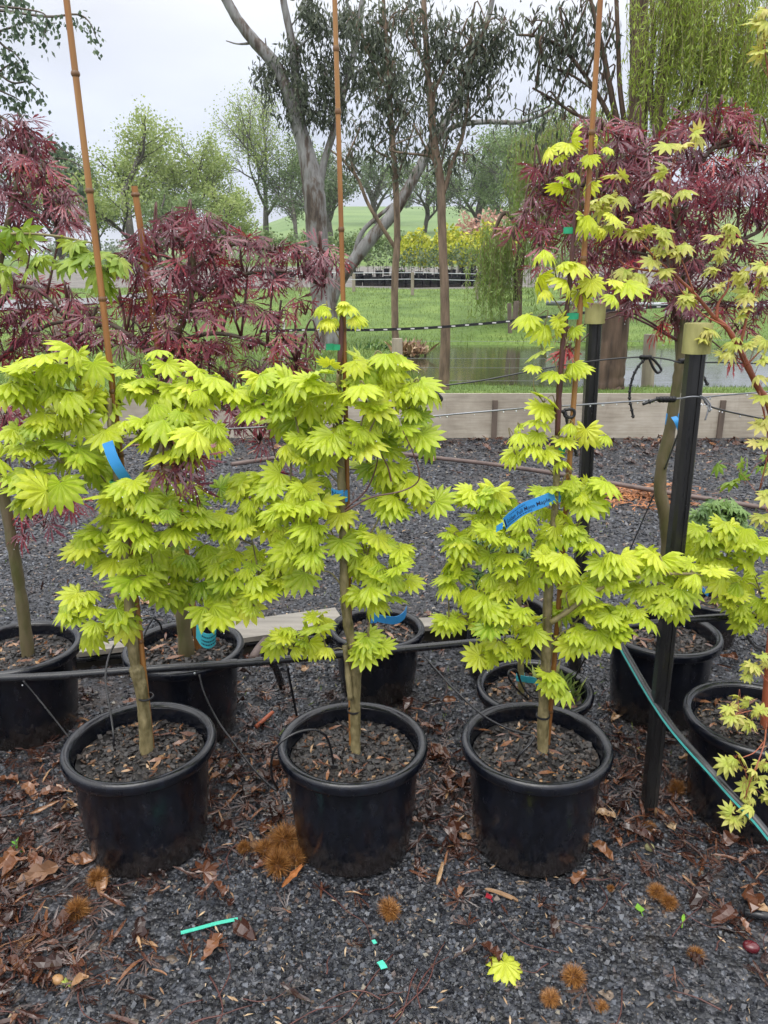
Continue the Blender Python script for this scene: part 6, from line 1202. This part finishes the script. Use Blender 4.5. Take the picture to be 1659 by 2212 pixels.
single_leaf('fallen_leaf', 'brown crumpled leaf under the green lobed leaf at the left', 'leaf', 18, 1870, DEADW[2], .085, 'litter', 1.4, .85, .5, dz=.02)
single_leaf('fallen_leaf', 'long tan bark curl arching on the gravel right of the middle pot', 'bark curl', 1085, 1936, DEADN[1], .10, 'straw', -.25, .35, .4, False)
single_leaf('fallen_leaf', 'rolled brown leaf beyond the black pot at the far right', 'leaf', 1575, 1432, DEADW[4], .12, 'litter', .3, .75, .8, dz=.03)
def lump(name, lab, cat, u, v, r, mat, sq=.7):
    rng = np.random.default_rng(int(u)); p = on(u, v); mb = MB(); th = np.linspace(0, math.pi, 9); mb.lathe([(max(.001, math.sin(t) * r * (1 + .06 * math.sin(3 * t))), -math.cos(t) * r * sq + r * sq * .8) for t in th], p, 14, wob=.12)
    return tag(mb.build(name, M[mat], smooth=True), lab, cat)
lump('chestnut', 'tan round nut lying at the lower left of the gravel', 'nut', 125, 2116, .015, 'tan'); lump('chestnut', 'dark red shiny nut at the lower right of the gravel', 'nut', 1622, 2048, .020, 'nut', .65); lump('stone', 'mossy yellow stone right of the tall thin maple pot', 'stone', 1403, 1832, .014, 'olive', .9)
def strip(lab, pts, wpx, name='plastic_strip', cat='plastic strip', mat='mint', dz=.014):
    P = np.array([on(u, v, dz) for u, v in pts]); P, _ = cr(P, np.ones(len(P)), 5); T = nrm(np.gradient(P, axis=0)); Wd = nrm(np.cross(T, [0, 0.25, 1.0])) * wpx * pxm(P[0][1], pts[0][1]) * 1.35
    V, F = ribbon(P, Wd); return tag(mk(name, V, [F], M[mat]), lab, cat)
strip('long mint green plastic strip lying on the foreground gravel', [(391, 2020), (430, 2010), (470, 1999), (514, 1990)], 9); strip('tiny mint green plastic scrap left of the fallen golden leaf', [(820, 2083), (826, 2091), (830, 2099)], 11); strip('tiny green scrap on the gravel above the mint scrap', [(806, 2036), (811, 2044)], 6)
a, b = on(553, 1578, .02), on(590, 1552, .035); mb = MB(); mb.tube([a, b], [.0085, .0075], 8); tag(mb.build('stick', M['terracotta'], smooth=True), 'short reddish stick on the gravel between the left and middle pots', 'stick')
mb = MB(); a, b = on(1605, 1985, .03), on(1680, 2000, .03); mb.tube([a, b], [.012, .012], 8)
tag(mb.build('pipe_offcut', M['pipe'], smooth=True), 'black pipe end poking in at the right edge under the big brown leaf', 'pipe')
# ---- litter, twigs, gravel (uncountable)
rng = np.random.default_rng(400)
ZON = [(-1.15, 1.95, .22, .45, 320), (-1.08, 1.6, .24, .2, 380), (-.42, 2.28, .16, .22, 240), (.18, 2.28, .10, .26, 210), (.85, 2.3, .15, .24, 260), (1.15, 1.95, .16, .16, 80), (1.25, 1.6, .2, .12, 30), (0, 1.6, .9, .3, 30), (-.8, 2.5, .4, .3, 120), (0, 8.2, 3.5, .14, 700), (2.2, 7.8, 2.0, .35, 420), (.4, 6.6, 3, .9, 160), (0, 3.4, 1.5, .4, 160), (-1.6, 4, .8, .8, 140), (-.3, 2.9, .5, .15, 60)]
mb = MB(); mc = MB(); md = MB()
for (x, y, sx, sy, n) in ZON:
    n = int(n * 1.3) if 1.7 < y < 2.6 else n
    P = np.stack([x + rng.normal(0, sx, n), y + rng.normal(0, sy, n), np.zeros(n)], 1); ok = (P[:, 1] < WALLY - .05) & (P[:, 1] > 1.1)
    for (px, py, r) in POTS: ok &= (P[:, 0] - px) ** 2 + (P[:, 1] - py) ** 2 > (r + .01) ** 2
    P = P[ok]; k = len(P); P[:, 2] = gz(P[:, 0], P[:, 1]) + rng.uniform(.008, .024, k)
    ax = nrm(np.stack([rng.normal(size=k), rng.normal(size=k), rng.normal(0, .12, k)], 1)); nn = nrm(rng.normal(0, .33, (k, 3)) + [0, 0, 1])
    put(mb, rng, DEADN * 2 + DEADW[:4], P, ax, nn, (.018 + .075 * rng.random(k) ** 1.6) * (1.5 if y > 5 else 1), np.clip(rng.random(k) ** 1.25, 0, 1)); q = rng.random(k) < .5; put(mb, rng, [LACE[0], LACE[1]], P[q], ax[q], nn[q], rng.uniform(.04, .07, q.sum()), rng.random(q.sum()) * .6)
tag(mb.build('leaf_litter', M['litter']), 'wet red brown leaf litter strewn over the gravel', kind='stuff')
k = 900; P = view_pts(rng, k, 1.35, 3.6, pw=1.3); P[:, 2] += rng.uniform(.006, .014, k); mb = MB()
put(mb, rng, LANCE + [THIN], P, nrm(np.stack([rng.normal(size=k), rng.normal(size=k), rng.normal(0, .1, k)], 1)), nrm(rng.normal(0, .3, (k, 3)) + [0, 0, 1]), rng.uniform(.006, .030, k), rng.random(k))
k = 1500; P = view_pts(rng, k, 3.6, 8.3, pw=.8); P[:, 2] += rng.uniform(.006, .014, k)
put(mb, rng, LANCE + [THIN], P, nrm(np.stack([rng.normal(size=k), rng.normal(size=k), rng.normal(0, .1, k)], 1)), nrm(rng.normal(0, .3, (k, 3)) + [0, 0, 1]), rng.uniform(.02, .05, k), rng.random(k))
tag(mb.build('straw_litter', M['straw']), 'pale bits of bark and straw scattered over the gravel', kind='stuff')
mb = MB(); n = 900; P = np.concatenate([gd(u, v)[None] + rng.normal(0, 1, (n // 3, 3)) * [.22, .16, 0] for u, v in ((1290, 1075), (1360, 1068), (1425, 1072))]); P[:, 2] = .012 + rng.random(len(P)) * .012; k = len(P)
put(mb, rng, [THIN], P, nrm(np.stack([rng.normal(size=k), rng.normal(size=k), rng.normal(0, .1, k)], 1)), nrm(rng.normal(0, .3, (k, 3)) + [0, 0, 1]), rng.uniform(.05, .11, k), rng.random(k))
tag(mb.build('pine_needles', M['dryorange']), 'orange brown needles drifted on the gravel near the brown hose', kind='stuff')
mb = MB()
for i in range(170):
    p = view_pts(rng, 1, 1.35, 2.9, pw=1.2)[0] if i > 60 else np.array([rng.normal(-1.05, .25), rng.normal(1.85, .35), 0])
    a = rng.uniform(0, 6.28); L = rng.uniform(.05, .28); pts = [p + [0, 0, .010]]
    for j in range(4): a += rng.normal(0, .35); pts.append(pts[-1] + np.array([math.cos(a), math.sin(a), 0]) * L / 4 + [0, 0, rng.normal(0, .004)])
    pts = np.array(pts); pts[:, 2] = np.maximum(pts[:, 2], .006)
    if any(((pts[:, 0] - x) ** 2 + (pts[:, 1] - y) ** 2 < (r + .01) ** 2).any() for x, y, r in POTS): continue
    mb.tube(pts, np.linspace(.0018, .0008, 5) * rng.uniform(.7, 1.5), 5, smooth=3)
tag(mb.build('twigs', M['bark_r'], smooth=True), 'thin dark twigs scattered over the foreground gravel', kind='stuff')
mb = MB()
P = view_pts(rng, 84000, 1.25, 2.75, .08, thin=True); P[:, 2] += .001; scatter(mb, rng, P, .004, .021, .5, .55, 3.0)
P = view_pts(rng, 44000, 2.7, 4.6, .08, thin=True); P[:, 2] += .001; scatter(mb, rng, P, .007, .024, .55, .5, 1.8)
P = view_pts(rng, 26000, 4.5, 8.3, .08); P[:, 2] += .001; scatter(mb, rng, P, .018, .040, .5, .5, 1.5)
tag(mb.build('gravel', M['stone']), 'loose dark blue grey gravel stones wet with rain', kind='stuff')
k = 700; P = view_pts(rng, k, 2.3, 6, pw=1); P[:, 2] += .004; ok = np.ones(k, bool)
for (x, y, r) in POTS: ok &= (P[:, 0] - x) ** 2 + (P[:, 1] - y) ** 2 > r * r
P = P[ok]; k = len(P); mb = MB(); put(mb, rng, [THIN], P, nrm(rng.normal(0, .5, (k, 3)) + [0, 0, 1]), nrm(rng.normal(size=(k, 3))), rng.uniform(.015, .04, k), rng.random(k)); tag(mb.build('weed_sprouts', M['grass']), 'tiny green weed sprouts scattered in the gravel', kind='stuff')

# ---- damp spring air: pale even haze over the whole place
mb = MB(); mb.box((0, 302, 20.5), (530, 315, 22.0))
hm = bpy.data.materials.new('damp_air'); hm.use_nodes = True; t = hm.node_tree; t.nodes.clear(); o = N(t, 'ShaderNodeOutputMaterial'); v = N(t, 'ShaderNodeVolumePrincipled')
v.inputs['Color'].default_value = (0.93, 0.95, 1.0, 1); v.inputs['Density'].default_value = 0.0004; t.links.new(v.outputs[0], o.inputs['Volume'])
tag(mb.build('haze', hm), 'pale damp haze in the air over the far hillside', kind='stuff')
